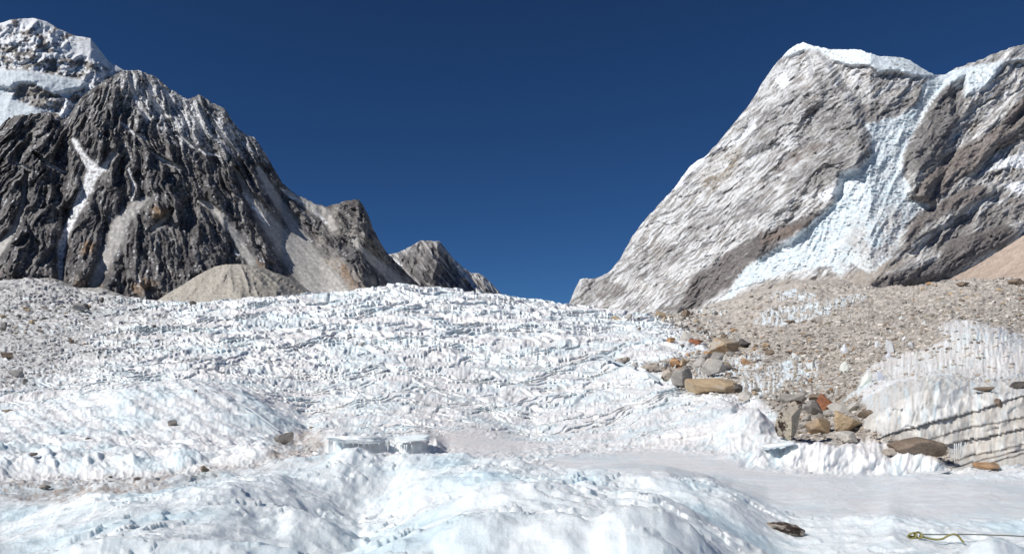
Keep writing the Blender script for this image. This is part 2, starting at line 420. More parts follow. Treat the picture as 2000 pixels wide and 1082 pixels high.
# foreground: rounded melt forms, cups, drips
nr = near * (1 - 0.85 * pool)
c1 = worley(WX * 1.5 + 0.3 * perlin(WX * 3, TY * 3, 5), TY * 1.15, 1)
c2 = worley(WX * 5.2 + 0.4 * perlin(WX * 6, TY * 6, 6), TY * 4.0, 2)
H += nr * (0.09 * fbm(WX * 0.8, TY * 0.8, 4, 31) + 0.045 * (c1[0] ** 2 - 0.3) + 0.022 * (c2[0] ** 2 - 0.3) + 0.006 * (worley(WX * 14, TY * 10, 8)[0] ** 2) + 0.005 * fbm(WX * 17, TY * 13, 3, 35) + 0.022 * (ridged(WX * 2.6 + TY, TY * 2.2, 5, 39) - 0.4))
# fluting on fronts (steep rows)
qn = fbm(WX * 0.55 + 4, TY * 0.75, 5, 74) * 3.4 + 0.25 * fbm(WX * 4.5, TY * 4.5, 3, 76)
qf = qn - np.floor(qn)
shelf = sst(0.0, 0.10, qf) - qf
H += nr * 0.050 * shelf * sst(-0.3, 0.3, fbm(WX * 0.6, TY * 0.6 + 3, 3, 77))
qe = nr * sst(0.10, 0.02, np.abs(qf - 0.05))
H += qe * 0.008 * (ridged(WX * 11, TY * 3, 3, 78) - 0.4)
slope = np.gradient(TZ, axis=0) / np.maximum(np.gradient(TY, axis=0), 1e-4)
steep = sst(0.25, 0.9, slope) * near
DY += steep * 0.08 * (ridged(WX * 3.2, TZ * 1.5, 4, 36) - 0.45) + steep * 0.04 * (ridged(WX * 9.0, TZ * 3.0, 3, 37) - 0.4)
H += near * sst(450, 700, TXX) * sst(1150, 1000, TXX) * 0.05 * fbm((TXX + 0.9 * (TV - 900)) / 20, TV / 110, 4, 38) * sst(7.5, 9, TY) * 0.3
# pool
H += pool * 0.012 * fbm(WX * 0.7, TY * 4, 4, 41)
mid = (1 - near) * (1 - sst(15, 24, TY)) * (1 - dome) * (1 - cliff) * (1 - mor) * (1 - flat)
H += mid * amp * (9 * fbm(TXX / 60, LY * 12, 3, 43) + 5 * (ridged(TXX / 18, LY * 22, 3, 44) - 0.4))
lowwall = area(PXc, TV, [(1440, 930), (1450, 868), (1560, 855), (1850, 880), (1870, 930), (1700, 945)], 8) * (TY > 12) * (TY < 14.4)
DY += lowwall * (0.16 * fbm(TXX / 42 + TV / 60, TV / 50, 4, 46) + 0.035 * (ridged(TXX / 10 + TV / 30, TV / 40, 3, 47) - 0.4))
H += lowwall * amp * 5 * fbm(TXX / 38, LY * 3, 3, 48) * sst(12.8, 13.2, TY)
# moraine
H += mor * amp * (7 * fbm(TXX / 55, LY * 12, 4, 51) + 4 * ridged(TXX / 16, LY * 30, 3, 52))
H += icep * amp * 4 * (ridged(TXX / 12, LY * 18, 3, 53) - 0.3) + ribs * amp * 5 * ridged(TXX / 20, LY * 16, 3, 54)
H += ice2 * amp * 3 * (ridged(TXX / 10, LY * 6, 3, 55) - 0.4)
DY += ice2 * TY * 0.008 * (ridged(TXX / 14, TV / 60, 3, 56) - 0.4)
H *= 1 - 0.55 * dirtL
DY *= 1 - 0.5 * dirtL
H += dirtL * amp * 2.5 * fbm(TXX / 14, LY * 26, 3, 57)
fade = sst(0, 1, (230 - TY) / 20)
H *= np.where(TY > 230, fade, 1)
# the ice cliff with its dirt layers: each layer stands a little proud, undercut below
B = [[(1600, 900), (1700, 858), (1770, 838), (1830, 820), (1905, 802), (1990, 775), (2140, 735)],
     [(1780, 880), (1825, 872), (1870, 862), (1940, 850), (2000, 836), (2140, 800)],
     [(1800, 862), (1870, 838), (1900, 832), (2140, 790)],
     [(1840, 905), (1880, 892), (1940, 880), (2000, 866), (2140, 840)],
     [(1850, 912), (1900, 902), (1950, 888), (2000, 876), (2140, 850)],
     [(1850, 922), (1900, 914), (1950, 898), (2000, 884), (2140, 860)]]
WD = [0.11, 0.12, 0.05, 0.05, 0.05, 0.06]
TV2 = HZ - (TZ + H) * F / TY
lay_dark = np.zeros_like(TZ); lay_low = np.zeros_like(TZ)
wob = 3.0 * fbm(TXX / 40, TXX / 90, 4, 58) + 0.4 * fbm(TXX / 8, TXX / 30, 2, 68)
for b, w in zip(B, WD):
    dv = TV2 - curve(b, TXX) + wob
    prot = np.where(dv < 0, np.exp(np.minimum(dv, 0) / 26.0), np.exp(-np.maximum(dv, 0) / 3.0) * 0.0)
    DY -= cliff * w * prot * (0.8 + 0.35 * perlin(TXX / 60, dv * 0 + w * 30, 59))
    lay_dark = np.maximum(lay_dark, cliff * (1 - sst(0.5, 3.2, np.abs(dv - 1.5))))
    lay_low = np.maximum(lay_low, cliff * sst(0, 2, dv) * (1 - 0.75 * sst(10, 70, dv)))
DY += cliff * (0.03 * (ridged(TXX / 34 + TV / 90, TV / 80, 4, 63) - 0.4) + 0.014 * (ridged(TXX / 8, TV / 50, 3, 64) - 0.4) + 0.16 * fbm(TXX / 75, TV / 55, 4, 65))
cup_ = cliff * (TV < curve(B[0], TXX) - 4)
DY += cup_ * 0.03 * (ridged(TXX / 19 + TV / 45, TV / 50, 4, 69) - 0.4) + cliff * 0.05 * facets(TXX / 52 + TV / 90, TV / 36, 12)
H += cup_ * amp * 2.2 * (ridged(TXX / 12 + TV / 50, LY * 9, 4, 71) - 0.4)
ctop = cliff * sst(14.4, 14.7, TY)
H += ctop * amp * (6 * (ridged(TXX / 26, LY * 12, 4, 66) - 0.35)) + cliff * amp * 1.2 * fbm(TXX / 16, LY * 40, 3, 67)
Hs = H * np.where(TY < 1.5, 0, 1)
PZ = TZ + Hs
PY = TY + DY
PX = WX * (PY / TY)
PV = HZ - PZ * F / PY

# colours: clean crust, bluer bare ice, some painted shading, dirt gathered in hollows
rel = (H - blur(blur(H, 4, 0), 4, 1)) / amp
relb = (H - blur(blur(H, 14, 0), 14, 1)) / amp
n1 = fbm(TXX / 26, LY * 14, 4, 91); n2 = fbm(TXX / 8, LY * 40, 3, 92); n3 = fbm(TXX / 150, LY * 8, 3, 93)
white = rgb(0.88, 0.89, 0.90); blue = rgb(0.66, 0.81, 0.88); pink = rgb(0.80, 0.76, 0.75); dirt = rgb(0.36, 0.30, 0.25)
C = np.zeros(TZ.shape + (3,), np.float32) + white
C = lay(C, rgb(0.74, 0.85, 0.90), sst(-0.1, 0.6, n3 + 0.5 * n1) * 0.85)
C = lay(C, rgb(0.74, 0.84, 0.88), qe * 0.3)
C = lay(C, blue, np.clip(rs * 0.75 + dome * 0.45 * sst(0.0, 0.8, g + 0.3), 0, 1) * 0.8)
C = lay(C, pink, sst(0.0, 0.7, -n3 + 0.4 * n2) * 0.45 * (1 - near) * (1 - dome * 0.7))
vs = fbm(TXX / 4.2, LY * 14, 3, 102)
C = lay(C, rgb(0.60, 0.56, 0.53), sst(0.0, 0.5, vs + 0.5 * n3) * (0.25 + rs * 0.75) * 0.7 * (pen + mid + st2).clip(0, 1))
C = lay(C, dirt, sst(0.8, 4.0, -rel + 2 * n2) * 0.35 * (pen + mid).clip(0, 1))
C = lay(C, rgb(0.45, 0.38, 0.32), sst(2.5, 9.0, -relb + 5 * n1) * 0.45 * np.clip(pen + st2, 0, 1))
C = lay(C, rgb(0.80, 0.87, 0.91), near * 0.8)
C = lay(C, rgb(0.60, 0.76, 0.84), near * sst(-0.1, 0.7, fbm(WX * 0.8, TY * 0.9, 3, 94) + 0.5 * steep) * 0.85)  # random blue tone, plus shading of steep near fronts put into the colour
C = lay(C, rgb(0.70, 0.70, 0.72), pool * (0.55 + 0.4 * fbm(TXX / 120, LY * 40, 4, 95)).clip(0, 1))
C = lay(C, rgb(0.66, 0.61, 0.60), pool2 * 0.6)
A_CH = [(-200, 925), (100, 938), (280, 932), (400, 912), (520, 897), (545, 860), (590, 835), (640, 850), (630, 890), (560, 903), (420, 935), (300, 960), (190, 1000), (120, 985), (-200, 960)]
chan = area(ax, ay, A_CH, 14) * (TY > 7.5) * (TY < 26)
C = lay(C, rgb(0.42, 0.36, 0.32), chan * (0.55 + 0.6 * n1 + 0.5 * n2).clip(0, 1))
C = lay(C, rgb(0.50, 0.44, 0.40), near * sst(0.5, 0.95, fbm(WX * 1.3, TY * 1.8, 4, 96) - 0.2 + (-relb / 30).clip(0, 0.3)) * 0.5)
strk = fbm(TXX / 5, TV / 60, 3, 97)
C = lay(C, rgb(0.64, 0.645, 0.64), cliff * 0.85)
C = lay(C, rgb(0.60, 0.56, 0.50), cliff * sst(-0.35, 0.45, strk + 0.5 * n1) * 0.7)
C = lay(C, rgb(0.62, 0.74, 0.80), cliff * sst(0.15, 0.6, fbm(TXX / 14, TV / 50, 3, 103)) * 0.6)
acr = TV2 - curve(B[2], TXX) + wob
thin = sst(0.25, 0.5, fbm(acr / 3.2, TXX / 160, 3, 105))
C = lay(C, rgb(0.40, 0.36, 0.31), cliff * thin * 0.55 * sst(-60, 10, acr))
C = lay(C, rgb(0.50, 0.46, 0.41), lay_low * (0.55 + 0.5 * strk).clip(0, 1))
C = lay(C, rgb(0.13, 0.11, 0.09), lay_dark * 0.8)
C = lay(C, rgb(0.60, 0.57, 0.54), ice2 * sst(-0.3, 0.5, strk) * 0.7)
C = lay(C, rgb(0.70, 0.80, 0.86), np.clip(icep + ribs, 0, 1) * 0.6)
tan = rgb(0.50, 0.46, 0.415)
mc = tan * (1 + 0.35 * fbm(TXX / 40, LY * 18, 4, 98)[..., None]) * (1 + 0.3 * n2[..., None])
mc = mc * (1 + 0.25 * sst(0.1, 0.6, fbm(TXX / 9, LY * 50, 3, 99)))[..., None]
C = C + (mc - C) * mor[..., None]
lc = rgb(0.53, 0.52, 0.515) * (1 + 0.35 * n2[..., None]) * (1 + 0.2 * n1[..., None])
C = C + (lc - C) * (dirtL * sst(-2.0, 2.5, -rel * 1.3 + 4.0 * n2 + 3.0 * n1 + dl * 2.2) * 0.9)[..., None]
C = lay(C, rgb(0.40, 0.33, 0.27), ledge * (0.6 + 0.5 * n1).clip(0, 1))
C = C * (1 - 0.10 * np.clip(pen + mid, 0, 1) * sst(-0.1, 0.5, fbm(TXX / 4.5, LY * 70, 3, 104)))[..., None]
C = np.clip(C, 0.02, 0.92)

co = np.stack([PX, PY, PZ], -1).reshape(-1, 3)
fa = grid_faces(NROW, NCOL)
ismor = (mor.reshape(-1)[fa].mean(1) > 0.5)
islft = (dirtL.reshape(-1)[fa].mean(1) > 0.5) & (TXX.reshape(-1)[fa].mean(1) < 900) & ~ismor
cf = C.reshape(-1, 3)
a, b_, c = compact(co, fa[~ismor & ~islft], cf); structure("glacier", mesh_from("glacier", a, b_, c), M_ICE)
a, b_, c = compact(co, fa[ismor], cf); structure("moraine_right", mesh_from("moraine_right", a, b_, c), M_MORAINE)
a, b_, c = compact(co, fa[islft], cf); structure("moraine_left", mesh_from("moraine_left", a, b_, c), M_MORAINE)
# ice underfoot and behind the viewer
gx, gy = np.meshgrid(np.linspace(-60, 60, 90), np.linspace(-70, 0.9, 60))
gz = -1.55 + 0.35 * fbm(gx / 9, gy / 9, 4, 101) * sst(0, -8, gy) + 0.0 * gx
gc = np.zeros((gx.size, 3), np.float32) + white
structure("glacier_behind", mesh_from("glacier_behind", np.stack([gx, gy, gz - 0.03], -1).reshape(-1, 3), grid_faces(60, 90), gc), M_ICE)
PVmin = np.minimum.accumulate(PV, 0)

def ground_at(px, v, ymin=2.0):
    """first point of the ground met by the sight line through (px, v)"""
    j = int(np.argmin(np.abs(TX - px)))
    pv = PV[:, j]; ok = (pv <= v) & (PY[:, j] > ymin)
    if not ok.any(): return None
    i = int(np.argmax(ok))
    return np.array([(px - 1000) / F * PY[i, j], PY[i, j], PZ[i, j]]), i, j

# ------------------------------------------------------------------ mountains: real slopes, traced skylines
def mountain(name, sky, base_v, x0, x1, nc, nr, depth, relief, paint, mat, jag=2.0, back=10, seed=0):
    """sky: skyline points; depth(px, h) distance for h in 0..1 from foot to skyline; relief(px, v, h) -> depth
    offset as a fraction of distance; paint(px, v, h, rel) -> colour"""
    x = np.linspace(x0, x1, nc)
    top = curve(sky, x) - jag * 1.3 * fbm(x / 14, x * 0 + seed, 4, seed + 200) - jag * 0.7 * ridged(x / 5, x * 0, 2, seed + 201)
    bot = np.full(nc, float(base_v))
    h = np.linspace(0, 1, nr)[:, None]
    v = bot[None] + (top - bot)[None] * h
    px = np.repeat(x[None], nr, 0)
    hh = np.repeat(h, nc, 1)
    smooth_top = curve(sky, x)
    hs = np.clip((bot[None] - v) / (bot - smooth_top)[None], 0, 1.05)
    Y = depth(px, v, hs)
    rel = relief(px, v, hh)
    rel = rel * (0.25 + 0.75 * sst(1.0, 0.93, hh))
    Yd = Y * (1 + rel)
    col = paint(px, v, hh, rel)
    X = (px - 1000) / F * Yd; Z = (HZ - v) / F * Yd
    # far side: falls away behind the crest
    bx, by, bz, bc = [X], [Yd], [Z], [col]
    hgt = Z[-1] - Z[0]
    for i in range(1, back + 1):
        t = i / back
        yy = Yd[-1] + hgt * 1.1 * t + hgt * 0.06 * perlin(x / 30, x * 0 + t * 9, seed + 5)
        bx.append((X[-1] * yy / Yd[-1])[None]); by.append(yy[None])
        bz.append((Z[-1] - hgt * (0.15 * t + 0.85 * t * t))[None]); bc.append(col[-1:])
    X = np.concatenate(bx); Yd = np.concatenate(by); Z = np.concatenate(bz); col = np.concatenate(bc)
    me = mesh_from(name, np.stack([X, Yd, Z], -1).reshape(-1, 3), grid_faces(nr + back, nc),
                   np.clip(col, 0.012, 0.9).reshape(-1, 3))
    return structure(name, me, mat)

def slopes(rel, v, px):
    """how much the relief faces up (ledges) and left, from the offset field"""
    dv = -np.gradient(rel, axis=0) / np.gradient(v, axis=0)     # depth gain per row upwards
    dx = np.gradient(rel, axis=1) / np.gradient(px, axis=1)
    return dv * 1000, dx * 1000

def shape(base, col):
    return np.zeros(base.shape + (3,), np.float32) + col

# ---- dark rock mountain, left -----------------------------------------------
SKY_L = [(-300, 260), (-60, 255), (0, 249), (17, 230), (50, 224), (100, 221), (111, 238), (133, 230), (144, 211), (160, 190), (183, 172), (210, 155), (233, 144), (241, 139), (277, 139), (308, 155), (333, 177), (360, 191), (374, 194), (388, 185), (399, 191), (413, 202), (438, 213), (455, 238), (471, 258), (499, 272), (520, 303), (540, 338), (551, 360), (579, 380), (600, 392), (625, 402), (641, 404), (660, 399), (670, 395), (691, 390), (700, 391), (709, 402), (723, 429), (730, 451), (744, 476), (754, 493), (772, 511), (800, 539), (814, 553), (840, 575), (900, 640), (1000, 700)]
GUL = [  # gullies (x, row, half width); snow, scree
 ([(143, 272, 5), (166, 310, 7), (183, 333, 13), (166, 377, 12), (140, 430, 8), (119, 482, 7), (116, 560, 5)], 'snow'),
 ([(222, 300, 6), (200, 330, 7), (180, 350, 7)], 'snow'),
 ([(288, 388, 5), (262, 405, 11), (233, 438, 14), (222, 477, 14), (200, 521, 12), (183, 556, 9)], 'scree'),
 ([(385, 392, 2), (405, 400, 6), (425, 418, 7), (455, 454, 8), (482, 499, 8), (500, 525, 8)], 'scree'),
 ([(460, 330, 3), (485, 380, 7), (520, 430, 14), (560, 480, 24), (610, 530, 36), (650, 590, 45)], 'scree'),
 ([(505, 330, 5), (530, 375, 9), (560, 420, 10), (590, 470, 12), (630, 530, 16), (670, 590, 20)], 'scree'),
 ([(560, 375, 5), (600, 400, 9), (635, 418, 12), (650, 445, 8)], 'scree'),
 ([(690, 470, 4), (730, 510, 8), (770, 545, 12), (800, 580, 14)], 'scree'),
 ([(255, 150, 3), (258, 175, 4), (268, 200, 5), (290, 232, 3)], 'snow'),
 ([(293, 160, 2), (299, 195, 4), (312, 215, 5), (326, 228, 2)], 'snow'),
 ([(320, 175, 3), (335, 195, 4), (342, 215, 3)], 'snow'),
 ([(290, 293, 2), (320, 315, 4), (352, 330, 2)], 'snow'),
 ([(475, 378, 2), (492, 398, 4), (515, 430, 4), (525, 440, 2)], 'snow'),
 ([(215, 165, 2), (205, 190, 3), (196, 215, 2)], 'snow'),
 ([(375, 200, 2), (390, 235, 3), (398, 262, 2)], 'snow'),
 ([(345, 260, 2), (372, 282, 3), (404, 300, 3), (430, 306, 1)], 'snow'),
 ([(238, 240, 2), (262, 262, 3), (284, 270, 2)], 'snow'),
 ([(410, 225, 2), (436, 262, 3), (462, 300, 2)], 'snow'),
 ([(250, 330, 2), (262, 362, 3), (256, 392, 2)], 'snow'),
 ([(70, 300, 2), (96, 322, 3), (128, 338, 2)], 'snow'),
 ([(30, 318, 2), (60, 330, 2)], 'snow'),
 ([(548, 368, 2), (566, 384, 3), (596, 398, 2)], 'snow'),
 ([(612, 412, 2), (626, 424, 3), (640, 438, 2)], 'snow'),
 ([(50, 340, 3), (45, 400, 4), (25, 450, 6), (-10, 500, 9)], 'scree'),
 ([(335, 410, 3), (320, 430, 5), (296, 450, 3)], 'scree'),
]
BUT = [  # buttresses standing forward
 ([(100, 225, 14), (85, 330, 32), (70, 430, 45), (60, 560, 50)], 1.0),
 ([(240, 145, 10), (200, 230, 25), (215, 300, 22), (190, 400, 28), (160, 500, 30), (150, 600, 34)], 0.8),
 ([(388, 190, 10), (370, 270, 34), (330, 340, 34), (300, 400, 20)], 0.6),
 ([(440, 230, 12), (450, 330, 28), (430, 380, 25), (470, 430, 20)], 0.6),
 ([(330, 400, 22), (350, 470, 45), (370, 540, 60)], 1.0),
 ([(500, 390, 14), (520, 450, 20), (530, 500, 16)], 0.8),
 ([(650, 450, 22), (640, 500, 26), (700, 550, 30)], 0.9),
 ([(700, 395, 10), (715, 440, 16), (740, 500, 14), (760, 540, 14)], 0.8),
 ([(570, 400, 8), (590, 440, 14), (600, 470, 10)], 0.6),
 ([(20, 245, 14), (10, 350, 26), (20, 500, 30)], 0.8),
]
def relief_left(px, v, h):
    w = 10 * fbm(px / 45, v / 45, 3, 301)
    x = px + w; y = v + 8 * fbm(px / 45, v / 45, 3, 302)
    # ribs run down and to the left on the left half, to the right on the right half
    u = (x - 270) / ((y + 20) / 400)
    r = -0.014 * (ridged(u / 95, y / 330, 4, 303) - 0.45)
    r += -0.020 * (ridged(u / 40 + 3, y / 190, 5, 304) - 0.45)
    r += -0.0070 * (ridged(u / 15, y / 80, 4, 305) - 0.45)
    r += -0.0020 * (ridged(x / 4.2, y / 12, 3, 306) - 0.45)
    r += 0.007 * facets(u / 30, y / 70, 4) + 0.0045 * facets(u / 13, y / 34, 5) + 0.0022 * facets(x / 6, y / 15, 6)
    q = v / 26 + 0.9 * fbm(px / 60, v / 30, 3, 307) + px / 160      # cliff steps
    r += 0.002 * (sst(0.0, 0.3, q - np.floor(q)) - (q - np.floor(q)))
    for pts, a in BUT:
        r += -0.014 * a * line(x, y, pts, 1.6)
    for pts, k in GUL:
        big = 1.6 if k == 'scree' else 1.3
        m = line(px + 0.5 * w, v, [(a, b, c * big) for a, b, c in pts], 1.5)
        r = mix(r, 0.010 + 0.08 * r, m * 0.95)
    return r
def depth_left(px, v, h):
    y0 = 2400 + np.clip(px, -200, 900) * 0.35
    return y0 * (1 + 0.34 * h ** 1.2)
def paint_left(px, v, h, rel):
    dv, dx = slopes(rel, v, px)
    n = fbm(px / 30, v / 30, 4, 311); f = fbm(px / 5, v / 5, 3, 312); m = fbm(px / 12, v / 40, 3, 313)
    c = shape(px, rgb(0.125, 0.12, 0.123)) * (1 + 0.55 * n + 0.45 * f)[..., None]
    c = lay(c, rgb(0.075, 0.065, 0.065), sst(0.1, 0.5, m + 0.5 * f) * 0.8)
    u = (px - 270) / ((v + 20) / 400)
    c = lay(c, rgb(0.23, 0.22, 0.215), sst(0.05, 0.4, fbm(u / 9, v / 60, 4, 328) + 0.2 * n) * 0.7)
    c = lay(c, rgb(0.28, 0.27, 0.26), sst(0.15, 0.7, fbm(px / 50, v / 24, 4, 314) + 0.4 * f) * 0.7)
    hi = sst(420, 150, v)                                            # paler, dusted with snow near the crest
    led = sst(1.2, 3.2, blur(dv, 1, 0) + 1.6 * f)
    c = lay(c, rgb(0.21, 0.20, 0.19), sst(0.1, 0.6, n + 0.5 * hi) * 0.4)
    up = area(px, v, [(240, 130), (380, 190), (460, 240), (520, 300), (440, 300), (350, 290), (300, 240), (235, 200)], 30)
    c = lay(c, rgb(0.78, 0.80, 0.83), (led * 0.8 + 0.1 * up) * (0.10 + 0.9 * up + 0.45 * hi).clip(0, 1) * sst(-0.15, 0.25, fbm(px / 9, v / 7, 3, 315) + 0.35 * up))
    c = lay(c, rgb(0.62, 0.62, 0.63), up * sst(-0.25, 0.4, fbm(px / 20, v / 10, 4, 318) + 0.5 * f) * 0.35)
    og = [[(480, 520), (505, 508), (520, 520), (505, 532)], [(300, 400), (320, 408), (330, 425), (296, 428)], [(140, 560), (170, 545), (200, 560)],
          [(625, 510), (655, 505), (685, 530), (700, 560), (730, 565), (720, 585), (680, 575), (660, 530), (640, 525)],
          [(250, 560), (285, 545), (310, 556), (270, 575)], [(155, 480), (180, 470), (190, 490), (160, 500)]]
    for p in og:
        c = lay(c, rgb(0.28, 0.19, 0.12), area(px + 8 * n, v + 6 * f, p, 5) * (0.75 + f).clip(0, 1))
    lowb = sst(500, 560, v) * sst(0.0, 0.6, n)
    c = lay(c, rgb(0.24, 0.19, 0.15), lowb * 0.5)
    spk = 0.6 * fbm(u / 4.0, v / 26, 3, 320) + 0.6 * fbm((px - 1.4 * v) / 14, (v + 0.6 * px) / 3.4, 3, 329)
    c = lay(c, rgb(0.74, 0.76, 0.79), sst(0.42, 0.56, spk + 0.12 * hi + 0.42 * up + 0.16 * n) * 0.85)
    c = lay(c, rgb(0.045, 0.04, 0.04), sst(0.28, 0.5, fbm(px / 4, v / 8, 3, 327)) * 0.5)
    right = area(px, v, [(560, 370), (630, 400), (690, 385), (780, 500), (820, 600), (640, 600), (560, 430)], 15)
    c = lay(c, rgb(0.33, 0.31, 0.29), right * sst(-0.1, 0.5, fbm(px / 22, v / 30, 4, 316)) * 0.7)
    wob = 3 * fbm(px / 14, v / 14, 3, 317)
    for pts, k in GUL:
        mm = line(px + wob, v, pts, 1.0)
        if k == 'snow':
            c = lay(c, rgb(0.40, 0.38, 0.37), mm * 0.85)
            c = lay(c, rgb(0.80, 0.82, 0.85), line(px + wob, v, [(a, b, d * 0.9) for a, b, d in pts], 1.0) * sst(-0.35, 0.05, f + 0.3 * n))
        else:
            sc = rgb(0.50, 0.48, 0.455) * (1 + 0.3 * f[..., None]) * (1 + 0.25 * fbm((px - v * 0.78) / 6, v / 60, 3, 319)[..., None])
            c = c + (sc - c) * (mm * 0.95)[..., None]
    return c
mountain("mountain_left", SKY_L, 735, -160, 990, 620, 430, depth_left, relief_left, paint_left, M_ROCKFACE, 2.6, seed=1)

# ---- snow peak behind it ----------------------------------------------------
SKY_S = [(-300, 90), (-100, 60), (0, 47), (22, 39), (66, 36), (91, 43), (116, 58), (150, 72), (177, 75), (194, 97), (211, 119), (241, 137), (300, 180), (420, 300)]
SERAC = [(-60, 145), (0, 138), (40, 137), (75, 143), (110, 148), (150, 155), (168, 163), (160, 174), (130, 178), (105, 186), (85, 175), (60, 162), (30, 165), (20, 175), (0, 168), (-60, 170)]
LOWG = [(-60, 165), (0, 170), (25, 190), (50, 205), (90, 215), (70, 225), (30, 232), (0, 255), (-60, 275)]
def relief_snow(px, v, h):
    r = -0.016 * (ridged((px + v * 0.5) / 60, v / 60, 4, 321) - 0.4) - 0.006 * (ridged(px / 14, v / 12, 4, 322) - 0.4)
    se = area(px, v, SERAC, 5); lo = area(px, v, LOWG, 6)
    r = mix(r, r * 0.25 - 0.012, se); r = mix(r, 0.2 * r, lo)
    wedge = area(px, v, [(100, 100), (177, 74), (241, 137), (225, 140), (170, 112)], 6)
    return mix(r, r * 0.15, wedge)
def paint_snow(px, v, h, rel):
    n = fbm(px / 24, v / 14, 4, 323); f = fbm(px / 6, v / 5, 3, 324)
    c = shape(px, rgb(0.27, 0.25, 0.235)) * (1 + 0.3 * f)[..., None]
    c = lay(c, rgb(0.16, 0.15, 0.145), sst(0.15, 0.6, fbm(px / 10, v / 16, 3, 325)))
    sn = rgb(0.82, 0.84, 0.87)
    amount = 0.25 + 0.35 * sst(110, 50, v)
    c = lay(c, sn, sst(-0.12, 0.16, n + 0.5 * f + amount - 0.28))
    c = lay(c, sn, area(px, v, [(100, 95), (177, 74), (241, 137), (225, 140), (180, 118), (130, 112)], 5))
    c = lay(c, rgb(0.72, 0.79, 0.84), np.maximum(area(px + 3 * n, v + 3 * f, SERAC, 3), area(px, v, LOWG, 4)) * 0.97)
    c = lay(c, sn, area(px, v, [(165, 148), (200, 138), (215, 145), (180, 165), (150, 168)], 5) * 0.8)
    c = lay(c, rgb(0.30, 0.28, 0.26), area(px, v, [(22, 178), (35, 166), (62, 164), (90, 180), (86, 205), (50, 200), (30, 190)], 4) * (0.8 + f).clip(0, 1))
    return c
mountain("mountain_far_left", SKY_S, 420, -200, 420, 330, 190, lambda px, v, h: 5200 + 600 * px / 400 + 1500 * h, relief_snow, paint_snow, M_ROCKFACE, 0.8, seed=2)

# ---- far small peak in the gap ----------------------------------------------
SKY_F = [(600, 600), (700, 520), (758, 497), (775, 495), (800, 483), (821, 471), (838, 471), (858, 471), (870, 486), (887, 507), (905, 523), (921, 534), (935, 534), (947, 542), (968, 563), (985, 579), (1020, 620), (1060, 680)]
def relief_far(px, v, h):
    w = 5 * fbm(px / 20, v / 20, 3, 331)
    r = -0.05 * line(px + w, v, [(845, 470, 5), (850, 500, 14), (835, 540, 22), (830, 590, 28)], 1.6)
    r += -0.022 * (ridged((px - 0.8 * v + w) / 34, v / 60, 4, 332) - 0.45) - 0.008 * (ridged((px - 0.4 * v) / 9, v / 24, 3, 333) - 0.45)
    return r
def paint_far(px, v, h, rel):
    n = fbm(px / 16, v / 16, 4, 334); f = fbm(px / 4, v / 5, 3, 335)
    c = shape(px, rgb(0.19, 0.18, 0.18)) * (1 + 0.4 * n + 0.3 * f)[..., None]
    st = fbm((px - 0.75 * v) / 5, v / 40, 3, 336)
    ridge = sst(22, 4, v - curve(SKY_F, px[0])[None])
    c = lay(c, rgb(0.60, 0.59, 0.59), sst(-0.05, 0.5, st + 0.55 * ridge + 0.35 * sst(840, 900, px) - 0.25) * 0.75)
    c = lay(c, rgb(0.78, 0.80, 0.82), line(px, v, [(757, 497, 3), (770, 508, 3), (785, 520, 2)]) * 0.8)
    c = lay(c, rgb(0.78, 0.80, 0.82), line(px + 2 * n, v, [(885, 510, 2), (915, 545, 4), (935, 570, 5), (950, 590, 6)]) * 0.8)
    c = lay(c, rgb(0.085, 0.08, 0.085), area(px + 6 * n, v + 5 * f, [(845, 475), (870, 505), (890, 560), (900, 600), (800, 600), (780, 540), (815, 530), (830, 500)], 6) * sst(-0.5, 0.3, -st) * 0.75)
    return c
mountain("mountain_far", SKY_F, 640, 640, 1050, 260, 110, lambda px, v, h: 5600 + 1300 * h + 2 * (px - 800), relief_far, paint_far, M_ROCKFACE, 1.2, seed=3)

# ---- great rock peak, right -------------------------------------------------
SKY_R = [(1040, 660), (1090, 625), (1111, 596), (1122, 566), (1133, 546), (1148, 544), (1164, 545), (1189, 532), (1211, 507), (1233, 466), (1255, 435), (1288, 399), (1316, 369), (1349, 324), (1383, 302), (1416, 263), (1446, 227), (1471, 194), (1488, 164), (1507, 136), (1535, 103), (1549, 92), (1568, 84), (1596, 92), (1627, 98), (1673, 97), (1703, 106), (1718, 111), (1754, 112), (1779, 119), (1800, 134), (1825, 148), (1845, 147), (1866, 134), (1906, 121), (1942, 106), (1978, 93), (2000, 88), (2100, 70), (2300, 90)]
ICEF = [(1827, 146), (1800, 165), (1797, 200), (1755, 228), (1713, 240), (1686, 243), (1702, 265), (1703, 302), (1678, 328), (1642, 340), (1640, 370), (1627, 400), (1592, 430), (1560, 460), (1530, 478), (1490, 500), (1450, 530), (1430, 560), (1400, 592), (1415, 592), (1440, 572), (1465, 555), (1500, 545), (1535, 532), (1575, 525), (1620, 520), (1640, 540), (1665, 512), (1700, 535), (1742, 502), (1745, 490), (1765, 445), (1790, 415), (1812, 400), (1770, 390), (1777, 365), (1760, 340), (1765, 300), (1780, 265), (1800, 232), (1815, 205), (1845, 170), (1860, 140)]
CAP = [(1530, 110), (1545, 80), (1800, 80), (1835, 148), (1800, 150), (1770, 145), (1745, 140), (1715, 142), (1700, 128), (1660, 128), (1630, 120), (1600, 100), (1575, 96), (1555, 105), (1540, 112)]
CAPR = [(1835, 150), (1845, 140), (2400, 40), (2400, 90), (2000, 118), (1960, 120), (1945, 150), (1925, 170), (1885, 190), (1885, 150), (1855, 165)]
